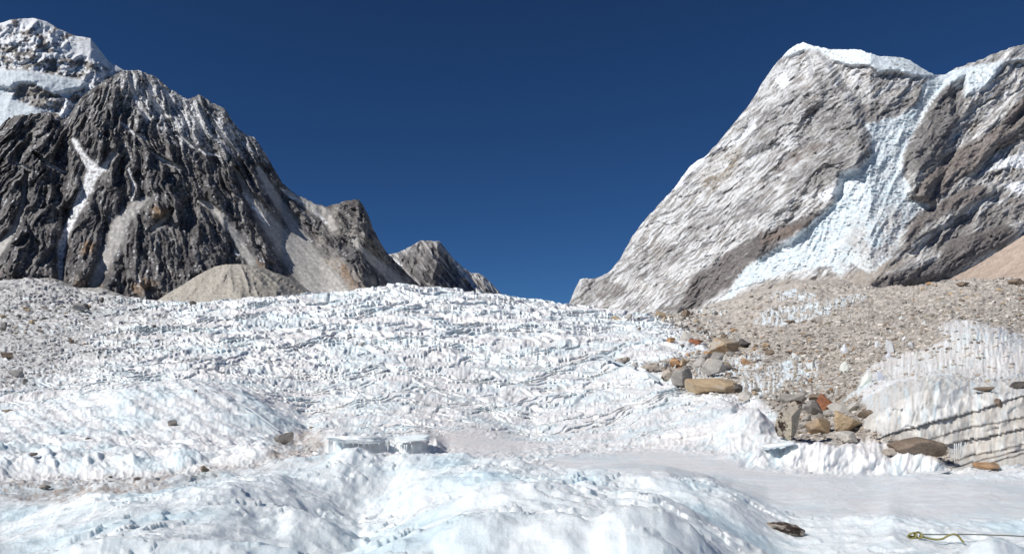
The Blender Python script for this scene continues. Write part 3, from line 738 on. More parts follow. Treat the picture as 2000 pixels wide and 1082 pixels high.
SNP = [[(1927, 335), (1955, 312), (2000, 298), (2100, 280), (2100, 330), (1960, 328)], [(1960, 360), (2100, 335), (2100, 380), (1985, 378)],
       [(1512, 155), (1530, 140), (1545, 160), (1530, 175)], [(1420, 285), (1450, 262), (1475, 240), (1478, 250), (1440, 282)],
       [(1310, 370), (1316, 362), (1349, 320), (1383, 296), (1386, 302), (1352, 332), (1320, 372)],
       [(1595, 380), (1640, 360), (1645, 372), (1610, 395)], [(1520, 475), (1600, 440), (1605, 446), (1540, 480)]]
DARK = [
 ([(1470, 250), (1510, 200), (1560, 170), (1600, 160), (1600, 200), (1560, 240), (1500, 290), (1460, 300)], 0.4, 0.1),
 ([(1540, 330), (1600, 300), (1650, 320), (1640, 350), (1580, 380), (1530, 380)], 0.5, 0.1),
 ([(1350, 430), (1400, 400), (1420, 420), (1370, 470), (1330, 480)], 0.35, 0.0),
 ([(1240, 500), (1300, 470), (1330, 500), (1290, 540), (1230, 550)], 0.35, 0.1),
 ([(1440, 400), (1500, 360), (1520, 380), (1470, 430), (1430, 440)], 0.4, 0.0),  # dark rock bands: (points, strength, brown)
 ([(1280, 610), (1330, 590), (1350, 540), (1400, 510), (1460, 470), (1530, 440), (1590, 415), (1625, 405), (1610, 432), (1560, 452), (1530, 475), (1470, 510), (1420, 560), (1370, 600), (1330, 610)], 0.9, 0.25),
 ([(1480, 470), (1540, 445), (1600, 428), (1590, 440), (1520, 468), (1490, 480)], 0.8, 1.0),
 ([(1600, 130), (1625, 145), (1640, 180), (1660, 210), (1690, 250), (1695, 290), (1680, 325), (1640, 330), (1630, 300), (1560, 290), (1545, 260), (1590, 230), (1600, 190), (1590, 150)], 0.45, 0.0),
 ([(1500, 330), (1560, 290), (1620, 270), (1625, 285), (1560, 312), (1510, 345)], 0.6, 0.7),
 ([(1650, 210), (1720, 195), (1790, 190), (1795, 205), (1750, 230), (1700, 238), (1670, 235)], 0.5, 0.1),
 ([(1848, 165), (1880, 175), (1885, 215), (1850, 280), (1830, 320), (1790, 340), (1770, 330), (1770, 295), (1790, 250), (1810, 210)], 0.75, 0.1),
 ([(1780, 390), (1790, 365), (1850, 300), (1930, 260), (2000, 190), (2100, 130), (2100, 200), (2000, 270), (1930, 310), (1860, 370), (1820, 400)], 0.8, 0.6),
 ([(1790, 425), (1850, 385), (1915, 355), (1930, 370), (1925, 385), (1860, 410), (1810, 440), (1780, 480), (1760, 500), (1770, 460)], 0.85, 0.4),
 ([(1800, 480), (1870, 430), (1960, 400), (2100, 340), (2100, 400), (1980, 430), (1900, 450), (1840, 490)], 0.6, 0.3),
 ([(1680, 552), (1760, 530), (1830, 510), (1860, 465), (1960, 435), (1990, 455), (1960, 480), (1900, 510), (1850, 545), (1760, 572), (1720, 568)], 1.0, 0.2),
 ([(1150, 560), (1180, 545), (1220, 560), (1215, 580), (1170, 590)], 0.6, 0.3),
 ([(1110, 600), (1125, 560), (1160, 548), (1165, 570), (1140, 600)], 0.4, 0.2),
]
def rmasks(px, v):
    w = 6 * fbm(px / 60, v / 60, 3, 341); w2 = 5 * fbm(px / 55, v / 55, 3, 342)
    return px + w, v + w2
def relief_right(px, v, h):
    x, y = rmasks(px, v)
    u1 = x * 0.80 + y * 0.60            # across the strata, which rise to the right
    u2 = -x * 0.60 * 1.0 + y * 0.80
    sdir = x * 0.50 + y * 0.87          # distance across beds
    tdir = x * 0.87 - y * 0.50
    r = -0.022 * (ridged((x + 0.75 * y) / 150, (y - 0.4 * x) / 300, 4, 343) - 0.45)
    r += -0.0065 * (ridged((x + 0.95 * y) / 50, (y - 0.6 * x) / 190, 5, 344) - 0.45)
    r += -0.0030 * (ridged((x + 0.8 * y) / 17, (y - 0.7 * x) / 80, 4, 367) - 0.45)
    r += -0.0005 * (ridged((x + 0.8 * y) / 15, (y - 0.7 * x) / 40, 4, 345) - 0.45)
    r += -0.0009 * fbm(px / 5, v / 5, 3, 358)
    r += 0.0036 * facets(tdir / 60, sdir / 26, 7) + 0.0020 * facets(tdir / 26, sdir / 9, 8) + 0.0014 * facets(tdir / 9, sdir / 4.5, 9)
    q = sdir / 17 + 1.1 * fbm(tdir / 80, sdir / 25, 3, 347)
    r += 0.002 * (sst(0, 0.35, q - np.floor(q)) - (q - np.floor(q)))
    # big corner of the pyramid and the walls either side of the icefall
    r += -0.030 * line(x, y, [(1580, 90, 8), (1610, 150, 22), (1640, 220, 34), (1650, 300, 46), (1600, 380, 60), (1520, 440, 60)], 1.8)
    r += -0.022 * line(x, y, [(1850, 165, 8), (1835, 230, 26), (1815, 300, 32), (1800, 370, 20)], 1.6)
    r += -0.016 * line(x, y, [(1990, 200, 14), (1900, 300, 24), (1820, 380, 22)], 1.6)
    r += -0.016 * line(x, y, [(1930, 370, 10), (1850, 410, 18), (1780, 470, 18)], 1.6)
    r += -0.02 * line(x, y, [(1980, 450, 14), (1870, 500, 24), (1700, 560, 18)], 1.6)
    for p, s_, b_ in DARK[:1]:
        r += -0.018 * area(x, y, p, 14)
    ic = area(px + 0.6 * (x - px), v, ICEF, 9)
    ser = 0.0022 * fbm(px / 6, v / 3.4, 3, 368) + 0.0036 * (ridged(px / 30 + v / 60, v / 6.5 - px / 40, 4, 369) - 0.4) * (0.4 + sst(-0.2, 0.4, fbm(px / 30, v / 24, 3, 370))) + 0.005 * (ridged((px * 0.9 + 0.45 * v) / 26, (v - px * 0.5) / 120, 3, 349) - 0.4)
    r = mix(r, 0.006 + 0.3 * r - ser, ic)
    cap = np.maximum(area(px, v, CAP, 5), area(px, v, CAPR, 6))
    r = mix(r, 0.15 * r - 0.008 - 0.004 * ridged(px / 16, v / 14, 3, 350), cap)
    return r
def depth_right(px, v, h):
    y0 = 3900 - (np.clip(px, 1050, 1700) - 1100) * 1.9 
    y0 = y0 + np.clip(px - 1700, 0, 600) * 0.4
    return y0 * (1 + 0.38 * h ** 1.15)
def paint_right(px, v, h, rel):
    x, y = rmasks(px, v)
    dv, dx = slopes(rel, v, px)
    sdir = x * 0.50 + y * 0.87; tdir = x * 0.87 - y * 0.50
    n = fbm(px / 40, v / 40, 4, 351); f = fbm(px / 5, v / 5, 3, 352)
    bed = fbm(tdir / 70, sdir / 9, 4, 353)
    strk = fbm((x + 1.15 * y) / 7, (y - 0.8 * x) / 60, 4, 354)
    c = shape(px, rgb(0.40, 0.385, 0.37)) * (1 + 0.30 * n + 0.5 * f)[..., None]
    c = lay(c, rgb(0.19, 0.18, 0.18), sst(-0.05, 0.4, bed + 0.6 * f) * 0.8)
    c = lay(c, rgb(0.34, 0.29, 0.23), sst(0.3, 0.75, fbm(tdir / 60, sdir / 22, 4, 355)) * 0.55)
    snow = rgb(0.76, 0.78, 0.81)
    lf = sst(1750, 1500, px)
    dust = strk + 0.35 * sst(1.0, 4.0, dv) + 0.25 * lf - 0.12 + 0.3 * sst(400, 120, v) * 0.6
    darkm = np.zeros_like(px)
    for p, s_, b_ in DARK:
        m = area(x, y, p, 6) * s_
        darkm = np.maximum(darkm, m)
        cc = mix(rgb(0.135, 0.13, 0.135), rgb(0.175, 0.13, 0.105), b_) * (1 + 0.5 * f[..., None] + 0.6 * bed[..., None])
        c = c + (cc - c) * (m * sst(-0.9, 0.0, 0.3 + bed * 0.5))[..., None]
    c = lay(c, snow, sst(0.0, 0.42, dust - 0.5 * darkm) * (0.7 - 0.5 * darkm) * sst(-0.6, 0.1, f + 0.2))
    fs = 0.7 * fbm((x + 0.95 * y) / 5.5, (y - 0.8 * x) / 42, 3, 359) + 0.6 * fbm(sdir / 3.6, tdir / 34, 3, 365) + 0.25 * fbm(px / 3, v / 3, 2, 366)
    c = lay(c, rgb(0.14, 0.135, 0.14), sst(0.12, 0.45, fs + 0.3 * bed) * 0.6)
    c = lay(c, rgb(0.80, 0.83, 0.87), sst(0.12, 0.42, -fs + 0.3 * n + 0.12 * lf) * 0.5 * (1 - darkm))
    c = lay(c, rgb(0.45, 0.43, 0.41), sst(0.2, 0.8, dust * 0.7 + n) * 0.3 * (1 - darkm))
    tanz = area(x, y, [(1375, 345), (1410, 300), (1450, 285), (1440, 330), (1400, 370), (1370, 365)], 10)
    c = lay(c, rgb(0.24, 0.19, 0.12), tanz * sst(-0.3, 0.3, bed + f) * 0.7)
    low = sst(520, 600, v) * sst(1500, 1700, px)
    c = lay(c, rgb(0.33, 0.29, 0.25), low * 0.6 * (1 - darkm))
    foot = area(x, y, [(1330, 615), (1400, 600), (1440, 575), (1500, 548), (1640, 540), (1740, 506), (1790, 495), (1700, 560), (1700, 700), (1330, 700)], 8)
    c = lay(c, rgb(0.35, 0.31, 0.27), foot * (0.75 + 0.5 * f).clip(0, 1))
    for p in SNP:
        c = lay(c, rgb(0.80, 0.82, 0.85), area(px + 0.3 * (x - px), v, p, 2.5) * sst(-0.8, -0.2, f))
    cap = np.maximum(area(px + 0.35 * (x - px), v + 4 * f, CAP, 3), area(px + 0.4 * (x - px), v + 4 * f, CAPR, 4))
    c = lay(c, rgb(0.74, 0.82, 0.87), cap * sst(-0.9, -0.2, f + 0.4 * n))
    ic = area(px + 0.6 * (x - px) + 5 * f, v + 0.5 * (y - v) + 5 * f, ICEF, 2.5)
    icc = shape(px, rgb(0.63, 0.69, 0.73)) * (1 + 0.08 * f)[..., None]
    icc = lay(icc, rgb(0.55, 0.68, 0.76), sst(0.30, 0.05, ridged(px / 30 + v / 60, v / 6.5 - px / 40, 4, 369)) * 0.6)
    icc = lay(icc, rgb(0.70, 0.74, 0.77), sst(0.0, 0.5, fbm((px * 0.9 + 0.45 * v) / 16, (v - px * 0.5) / 70, 3, 360)) * 0.7)
    dirty = area(px, v, [(1660, 440), (1740, 400), (1800, 400), (1770, 480), (1740, 510), (1690, 540), (1640, 520)], 20)
    icc = lay(icc, rgb(0.44, 0.42, 0.41), dirty * sst(-0.5, 0.4, f + n) * 0.85)
    icc = lay(icc, rgb(0.50, 0.48, 0.47), sst(0.3, 0.8, fbm(px / 12, v / 7, 3, 357)) * 0.4)
    c = c + (icc - c) * (ic * sst(-1.0, -0.3, f + 0.2))[..., None]
    return c
mountain("mountain_right", SKY_R, 735, 1040, 2230, 720, 430, depth_right, relief_right, paint_right, M_ROCKFACE, 1.8, seed=4)

# ---- scree hill at the far right, gravel cone at the left -------------------
def relief_scree(px, v, h):
    return -0.004 * (ridged((px + 0.9 * v) / 26, v / 120, 3, 361) - 0.4) - 0.0015 * fbm(px / 5, v / 5, 3, 362)
def paint_scree(px, v, h, rel):
    f = fbm(px / 4, v / 4, 3, 363); n = fbm((px + 1.5 * v) / 20, v / 80, 3, 364)
    return shape(px, rgb(0.44, 0.355, 0.295)) * (1 + 0.15 * n + 0.22 * f)[..., None]
mountain("scree_hill_right", [(1780, 640), (1820, 580), (1850, 548), (1875, 535), (1900, 522), (1950, 492), (2000, 460), (2060, 420), (2250, 330)], 640, 1790, 2240, 170, 90,
         lambda px, v, h: 330 + 120 * h - 0.1 * (px - 1850), relief_scree, paint_scree, M_SCREE, 1.2, seed=5)
def relief_cone(px, v, h):
    return -0.011 * (ridged((px - 460) / (8 + 40 * np.clip((v - 500) / 80, 0.1, 2)), v / 90, 3, 371) - 0.4) - 0.002 * fbm(px / 6, v / 6, 3, 372)
def paint_cone(px, v, h, rel):
    f = fbm(px / 4, v / 4, 3, 373); n = fbm(px / 14, v / 50, 3, 374); r = sst(0.25, 0.6, fbm(px / 5, v / 5, 2, 375))
    c = shape(px, rgb(0.38, 0.355, 0.315)) * (1 + 0.18 * n + 0.25 * f)[..., None]
    return lay(c, rgb(0.17, 0.15, 0.13), r * 0.45)
mountain("gravel_cone", [(250, 620), (310, 585), (330, 572), (370, 548), (400, 530), (425, 519), (450, 516), (480, 517), (510, 522), (545, 535), (575, 550), (600, 565), (640, 590), (700, 640)], 680, 250, 700, 230, 120,
         lambda px, v, h: 700 + 170 * h + 0.3 * np.abs(px - 470), relief_cone, paint_cone, M_SCREE, 1.2, seed=6)
mountain("gravel_mound_left", [(-150, 570), (-50, 560), (40, 556), (75, 545), (95, 542), (120, 549), (150, 562), (180, 563), (200, 562), (225, 572), (260, 583), (330, 600), (400, 625)], 680, -150, 380, 200, 90,
         lambda px, v, h: 235 + 60 * h, relief_cone, lambda px, v, h, rel: paint_cone(px, v, h, rel) * rgb(1.1, 1.15, 1.22), M_SCREE, 1.0, seed=7)

# ------------------------------------------------------------------ rocks
def ico(sub):
    import bmesh
    bm = bmesh.new(); bmesh.ops.create_icosphere(bm, subdivisions=sub, radius=1.0)
    co = np.array([v.co[:] for v in bm.verts]); fa = np.array([[v.index for v in f.verts] for f in bm.faces]); bm.free()
    return co, fa
ICO = {k: ico(k) for k in (1, 2, 3, 4)}

def noise3(p, s, seed):
    q = p * s
    return (perlin(q[:, 0] + 3.1, q[:, 1] + 7.7, seed) + perlin(q[:, 1] + 1.3, q[:, 2] + 2.9, seed + 1) + perlin(q[:, 2] + 5.5, q[:, 0] + 0.7, seed + 2)) / 1.7

def rock_shape(seed, sub=3, cuts=13, rough=0.05, boxy=0.0):
    rs_ = np.random.RandomState(seed)
    co, fa = ICO[sub]; co = co.copy()
    if boxy > 0:
        m = np.abs(co).max(1, keepdims=True); co = co * (1 - boxy) + co / m * boxy * 0.86
    for i in range(cuts):
        n = rs_.normal(size=3); n /= np.linalg.norm(n)
        d = rs_.uniform(0.42, 0.82)
        e = co @ n - d
        co = co - np.clip(e, 0, None)[:, None] * n * 0.97
    co = co * (1 + rough * noise3(co, 1.6, seed) + rough * 0.55 * noise3(co, 4.3, seed + 9) + rough * 0.3 * noise3(co, 9.5, seed + 4))[:, None]
    co /= np.abs(co).max(0)
    return co, fa

def rock_mat(name, base, second, third, lichen=None, scale=2.0, lich_amt=0.5):
    m = bpy.data.materials.new(name); m.use_nodes = True
    t = m.node_tree; N = t.nodes; L = t.links; b = N["Principled BSDF"]
    tc = N.new("ShaderNodeTexCoord")
    def noise(s, d=6, r=0.6, sc=(1, 1, 1), off=0.0):
        mp = N.new("ShaderNodeMapping"); mp.inputs['Scale'].default_value = sc; mp.inputs['Location'].default_value = (off, off * 0.7, off * 0.3)
        L.new(tc.outputs['Object'], mp.inputs[0])
        n = N.new("ShaderNodeTexNoise"); n.inputs['Scale'].default_value = s; n.inputs['Detail'].default_value = d; n.inputs['Roughness'].default_value = r
        L.new(mp.outputs[0], n.inputs['Vector']); return n.outputs['Fac']
    def ramp(f, a, b_):
        mr = N.new("ShaderNodeMapRange"); mr.inputs['From Min'].default_value = a; mr.inputs['From Max'].default_value = b_
        L.new(f, mr.inputs['Value']); return mr.outputs[0]
    def blend(f, a, b_):
        mx = N.new("ShaderNodeMix"); mx.data_type = 'RGBA'; L.new(f, mx.inputs[0])
        for i, c in ((6, a), (7, b_)):
            if isinstance(c, tuple): mx.inputs[i].default_value = c + (1,)
            else: L.new(c, mx.inputs[i])
        return mx.outputs[2]
    c = blend(ramp(noise(1.3 * scale, 5, 0.6, (1, 1, 2.4)), 0.42, 0.6), base, second)
    c = blend(ramp(noise(0.9 * scale, 5, 0.65, off=5.0), 0.5, 0.66), c, third)
    c = blend(ramp(noise(9 * scale, 4, 0.7, off=2.0), 0.52, 0.72), c, tuple(x * 0.5 for x in base))
    if lichen is not None:
        c = blend(ramp(noise(1.6 * scale, 9, 0.72, off=9.0), 0.60 - 0.12 * lich_amt, 0.62 - 0.10 * lich_amt), c, lichen)
    L.new(c, b.inputs['Base Color']); b.inputs['Roughness'].default_value = 0.88
    b.inputs['Specular IOR Level'].default_value = 0.25
    bp = N.new("ShaderNodeBump"); bp.inputs['Strength'].default_value = 0.8; bp.inputs['Distance'].default_value = 0.05
    L.new(noise(6 * scale, 9, 0.7, (1, 1, 1.8)), bp.inputs['Height']); L.new(bp.outputs[0], b.inputs['Normal'])
    return m

RM = {
 'grey': rock_mat("grey_rock", (0.33, 0.31, 0.285), (0.24, 0.225, 0.21), (0.38, 0.34, 0.29)),
 'pale': rock_mat("pale_rock", (0.50, 0.475, 0.44), (0.40, 0.38, 0.355), (0.54, 0.49, 0.42)),
 'tan': rock_mat("tan_rock", (0.56, 0.43, 0.28), (0.44, 0.33, 0.21), (0.50, 0.44, 0.36)),
 'orange': rock_mat("orange_rock", (0.52, 0.33, 0.19), (0.30, 0.17, 0.09), (0.48, 0.36, 0.25)),
 'rust': rock_mat("rust_rock", (0.30, 0.13, 0.07), (0.20, 0.085, 0.05), (0.36, 0.20, 0.12)),
 'brown': rock_mat("brown_rock", (0.25, 0.195, 0.15), (0.17, 0.13, 0.10), (0.32, 0.26, 0.20)),
 'dark': rock_mat("dark_rock", (0.12, 0.11, 0.105), (0.08, 0.072, 0.07), (0.20, 0.17, 0.15)),
 'lichen': rock_mat("lichened_rock", (0.47, 0.41, 0.32), (0.40, 0.36, 0.31), (0.46, 0.33, 0.19), (0.035, 0.022, 0.018), 1.1, 0.75),
 'twotone': rock_mat("tan_and_grey_rock", (0.44, 0.33, 0.21), (0.40, 0.37, 0.33), (0.28, 0.19, 0.12), None, 0.8),
 'crust': rock_mat("black_crusted_rock", (0.50, 0.44, 0.38), (0.42, 0.36, 0.30), (0.45, 0.40, 0.35), (0.05, 0.035, 0.03), 3.2, 1.2),
 'speck': rock_mat("speckled_rock", (0.50, 0.44, 0.38), (0.42, 0.36, 0.30), (0.45, 0.40, 0.35), (0.06, 0.045, 0.04), 2.4, 0.5),
}

def add_rock(px, base, w, h, kind, label, cat="boulder", name="boulder", seed=None, sub=4, boxy=0.35, yaw=0.0, tilt=0.0, sink=0.12, depth=0.9, rough=0.04, cuts=17, lift=0.0, group=None, ymin=2.0, mesh=None, v_at=None):
    """px, base: where its foot is seen; w, h: size seen, in photograph pixels"""
    g = ground_at(px, v_at if v_at is not None else base, ymin)
    if g is None: return None
    p, i, j = g
    k = p[1] / F
    W, Hh = w * k * 0.93, h * k * 0.93
    if mesh is None:
        seed = seed if seed is not None else int(px * 7 + base)
        co, fa = rock_shape(seed, sub, cuts, rough, boxy)
        co = co * np.array([W / 2, W / 2 * depth, Hh / 2 * (1 + sink)])
        if tilt:
            a = math.radians(tilt); c_, s_ = math.cos(a), math.sin(a)
            co = np.stack([co[:, 0] * c_ + co[:, 2] * s_, co[:, 1], -co[:, 0] * s_ + co[:, 2] * c_], 1)
            co[:, 0] *= W / (co[:, 0].max() - co[:, 0].min()); co[:, 2] *= Hh * (1 + sink) / (co[:, 2].max() - co[:, 2].min())
        co[:, 2] += Hh * (1 + sink) / 2
        me = mesh_from(name, co, fa, None, False)
        me.materials.append(RM[kind])
        o = bpy.data.objects.new(name, me)
    else:
        o = bpy.data.objects.new(name, mesh)
        o.scale = (W / 2, W / 2 * depth, Hh / 2)
    COL.objects.link(o)
    o.location = (p[0], p[1] + W * 0.3 * depth, p[2] - Hh * sink + lift * k)
    o.rotation_euler = (0, 0, math.radians(yaw))
    if label: o["label"] = label
    if cat: o["category"] = cat
    if group: o["group"] = group
    return o

HERO = [
 # px, foot row, width, height, kind, label, options
 (1546, 862, 70, 84, 'lichen', "tall tan boulder blotched with black lichen beside the ice mound", dict(boxy=0.7, seed=11, cuts=10)),
 (1608, 848, 62, 40, 'twotone', "short tan block wedged against the left end of the long brown slab", dict(seed=12)),
 (1664, 845, 78, 44, 'tan', "long brown wood-grained slab leaning over a dark hollow by the ice cliff", dict(seed=13, boxy=0.5, tilt=8, cuts=9)),
 (1658, 866, 42, 25, 'pale', "rounded pale grey boulder tucked under the long brown slab", dict(seed=14, boxy=0.1)),
 (1612, 802, 42, 36, 'rust', "rust red boulder standing above the grey rubble between the ice walls", dict(seed=15)),
 (1592, 812, 48, 32, 'grey', "grey boulder with a white top resting on ice below the rust red one", dict(seed=16, boxy=0.5)),
 (1645, 812, 50, 26, 'pale', "pale angular slab lying right of the rust red boulder", dict(seed=17, tilt=10)),
 (1672, 803, 34, 22, 'pale', "small cream block against the foot of the right ice cliff", dict(seed=18)),
 (1695, 815, 36, 16, 'brown', "thin brown flake leaning on the right ice cliff", dict(seed=19, tilt=-18)),
 (1555, 792, 56, 30, 'grey', "broad flat grey rock just behind the lichened tan boulder", dict(seed=20, boxy=0.5)),
 (1600, 785, 40, 20, 'brown', "dark brown rock behind the rust red boulder", dict(seed=21)),
 (1385, 768, 116, 36, 'tan', "long orange tan slab, the largest rock at the glacier edge", dict(seed=22, boxy=0.6, tilt=9, cuts=10)),
 (1340, 758, 56, 40, 'grey', "round grey boulder at the left end of the long orange tan slab", dict(seed=23, boxy=0.15)),
 (1398, 735, 56, 38, 'pale', "whitish boulder behind the long orange tan slab", dict(seed=24)),
 (1332, 738, 32, 22, 'orange', "small orange boulder perched on the round grey one", dict(seed=25)),
 (1307, 745, 34, 30, 'speck', "mottled brown boulder left of the round grey one", dict(seed=26)),
 (1443, 770, 30, 22, 'dark', "dark boulder at the right tip of the long orange tan slab", dict(seed=27)),
 (1456, 786, 30, 22, 'pale', "pale boulder below the dark one at the slab tip", dict(seed=28)),
 (1418, 692, 66, 40, 'twotone', "biggest brown and grey boulder halfway up the rubble strip", dict(seed=29, boxy=0.55, cuts=9)),
 (1400, 712, 32, 24, 'grey', "squarish grey boulder in front of the biggest brown and grey one", dict(seed=30, boxy=0.6)),
 (1372, 720, 32, 22, 'pale', "light grey boulder sitting on ice left of the squarish one", dict(seed=31)),
 (1418, 725, 34, 8, 'dark', "thin dark slab balanced on an ice pedestal", dict(seed=32, boxy=0.8, lift=4)),
 (1319, 718, 28, 20, 'orange', "brown boulder on the white ice above the pale blue step", dict(seed=33)),
 (1336, 716, 22, 18, 'tan', "small tan boulder touching the brown one on the ice step", dict(seed=34)),
 (1275, 727, 46, 18, 'speck', "low orange speckled boulder at the end of the curved ice lip", dict(seed=35)),
 (1216, 712, 36, 16, 'speck', "low speckled rock behind the curved ice lip", dict(seed=36)),
 (1240, 718, 16, 13, 'pale', "small pale cube of rock beside the curved ice lip", dict(seed=37)),
 (1386, 705, 18, 12, 'dark', "small dark rock left of the biggest brown and grey boulder", dict(seed=38)),
 (1341, 667, 26, 24, 'pale', "cream boulder at the top of the white ice step", dict(seed=39)),
 (1362, 674, 34, 14, 'rust', "flat rusty slab right of the cream boulder", dict(seed=40, boxy=0.6)),
 (1310, 670, 24, 12, 'orange', "small orange brown rock on the ice left of the cream boulder", dict(seed=41)),
 (1455, 680, 30, 20, 'dark', "dark grey boulder right of the biggest brown and grey one", dict(seed=42)),
 (1230, 624, 18, 18, 'pale', "upright pale boulder on the glacier crest", dict(seed=43)),
 (1203, 624, 22, 9, 'tan', "flat tan rock on the glacier crest left of the upright pale one", dict(seed=44)),
 (1247, 626, 8, 6, 'dark', "tiny dark stone right of the upright pale boulder", dict(seed=45, sub=3)),
 (1249, 645, 9, 6, 'brown', "lone small brown stone on the white ice below the glacier crest", dict(seed=46, sub=3)),
 (1292, 620, 26, 14, 'tan', "tan boulder in the first rubble below the great peak", dict(seed=47)),
 (1342, 618, 24, 16, 'brown', "brown boulder in the first rubble below the great peak", dict(seed=48)),
 (1545, 632, 28, 8, 'brown', "flat brown rock at the foot of the upper ice fins", dict(seed=49, boxy=0.6)),
 (1885, 560, 30, 12, 'brown', "long brown boulder on the moraine crest at the foot of the scree hill", dict(seed=50)),
 (1815, 557, 14, 7, 'orange', "small orange rock on the moraine crest", dict(seed=51, sub=3)),
 (1990, 556, 36, 14, 'brown', "dark brown boulder at the right edge below the scree hill", dict(seed=52)),
 (1940, 920, 72, 16, 'orange', "flat orange boulder half sunk in snow at the foot of the ice cliff", dict(seed=53, boxy=0.3, rough=0.09, ymin=12.3)),
 (1790, 895, 104, 42, 'brown', "big brown banded slab lying at the foot of the layered ice cliff", dict(seed=54, boxy=0.5, tilt=12, ymin=12.85)),
 (1763, 885, 42, 26, 'dark', "dark striped slab standing at the left end of the brown banded one", dict(seed=55, boxy=0.5, tilt=24, ymin=12.85)),
 (1735, 893, 30, 18, 'speck', "cream and black speckled rock left of the dark striped slab", dict(seed=56, ymin=12.85)),
 (1950, 799, 24, 19, 'brown', "small brown rock stuck on a ledge of the layered ice cliff", dict(seed=57, lift=3)),
 (1930, 765, 50, 12, 'brown', "flat brown slab lying on top of the layered ice cliff", dict(seed=58, ymin=14)),
 (1992, 760, 34, 16, 'dark', "dark slab on top of the ice cliff at the right edge", dict(seed=59, ymin=14)),
 (1540, 1044, 74, 26, 'crust', "pale rock with a black crust poking out of the near snow", dict(seed=60, tilt=10, boxy=0.2, sink=0.4, rough=0.1)),
 (1478, 765, 20, 12, 'grey', "small grey stone on the left end of the low ice rib", dict(seed=61)),
 # left side
 (152, 610, 34, 21, 'pale', "large cream boulder standing in the dark debris under the left mountain", dict(seed=62)),
 (164, 606, 16, 16, 'dark', "dark rock against the right side of the large cream boulder", dict(seed=63, sub=3)),
 (197, 592, 11, 12, 'dark', "small dark upright rock right of the large cream boulder", dict(seed=64, sub=3)),
 (4, 648, 16, 20, 'grey', "square grey boulder cut by the left edge of the view", dict(seed=65, boxy=0.7)),
 (28, 738, 26, 18, 'pale', "pale block with a flat top on the lower left ice", dict(seed=66, boxy=0.6)),
 (45, 752, 14, 14, 'grey', "small grey stone just below the pale flat topped block", dict(seed=67, sub=3)),
 (12, 699, 28, 12, 'brown', "brown mottled rock on the left ice slope", dict(seed=68)),
 (137, 671, 14, 10, 'brown', "lone brown stone on the grey ice of the left slope", dict(seed=69, sub=3)),
 (164, 674, 8, 5, 'orange', "tiny orange stone right of the lone brown one", dict(seed=70, sub=3)),
 (397, 588, 40, 16, 'dark', "low dark boulder in front of the gravel cone", dict(seed=71)),
 (375, 597, 18, 10, 'dark', "small black rock on the ice below the low dark boulder", dict(seed=72)),
 (300, 641, 10, 6, 'dark', "tiny dark stone on the upper left ice field", dict(seed=73, sub=3)),
 (706, 675, 14, 9, 'pale', "lone pale boulder in the middle of the ice field", dict(seed=74, sub=3)),
 (335, 832, 20, 14, 'grey', "round grey stone resting on the left ice dome", dict(seed=75)),
 (381, 765, 8, 5, 'dark', "tiny dark stone on top of the left ice dome", dict(seed=76, sub=3)),
 (62, 891, 18, 7, 'dark', "flat dark stone on the bright ice at far left", dict(seed=77, sub=3)),
 (170, 858, 12, 4, 'dark', "thin dark stone half sunk in the left ice dome", dict(seed=78, sub=3)),
 (554, 868, 40, 24, 'grey', "angular grey boulder leaning in the brown hollow beside the dome", dict(seed=79, boxy=0.5, tilt=-20)),
 (608, 838, 12, 5, 'brown', "small brown stone above the brown hollow", dict(seed=80, sub=3)),
 (396, 924, 18, 15, 'brown', "pointed brown stone standing on the dirty ice channel", dict(seed=81, tilt=-30, sub=3)),
 (264, 940, 18, 8, 'dark', "dark flat stone in the dirty channel left of the pointed one", dict(seed=82, sub=3)),
 (214, 933, 8, 5, 'dark', "tiny dark stone at the left of the dirty channel", dict(seed=83, sub=3)),
 (80, 958, 26, 10, 'grey', "low grey stone frozen into the dirty channel at far left", dict(seed=84, sub=3)),
 (12, 806, 28, 9, 'brown', "flat brown rock at the left edge above the bright dome", dict(seed=85, sub=3)),
]
SHORT = {11: "lichened boulder", 13: "long brown slab", 15: "rust red boulder", 22: "long orange tan slab", 29: "biggest boulder",
         39: "cream boulder", 43: "crest boulder", 49: "flat brown rock", 50: "brown crest boulder",
         54: "big brown banded slab", 58: "cliff top slab", 62: "large cream boulder", 65: "square grey boulder", 52: "dark edge boulder",
         24: "whitish boulder", 42: "dark grey boulder", 47: "uppermost tan boulder", 51: "small orange crest rock"}
ANCH = [(px, base - h / 2, SHORT[kw['seed']]) for px, base, w, h, kind, label, kw in HERO if kw['seed'] in SHORT]
ANCH += [(1783, 670, "broad ice pinnacle"), (1653, 715, "streaked lone ice fin"), (1540, 610, "upper ice fins"), (1760, 622, "upper ice block"), (1870, 632, "upper ice wall"), (1560, 775, "square ice stump")]
def where(x, y):
    d, ax_, ay_, nm = min((math.hypot((x - a), 1.6 * (y - b)), a, b, n) for a, b, n in ANCH)
    dx, dy = x - ax_, (y - ay_) * 1.6
    horiz = "right" if dx > 0 else "left"; vert = "below" if dy > 0 else "above"
    far_ = "just" if d < 45 else ("some way" if d < 110 else "far")
    if abs(dx) > 2.2 * abs(dy): return f"{far_} {horiz} of the {nm}"
    if abs(dy) > 2.2 * abs(dx): return f"{far_} {vert} the {nm}"
    return f"{far_} {vert} and {horiz} of the {nm}"
for px, base, w, h, kind, label, kw in HERO:
    add_rock(px, base, w, h, kind, label, **kw)

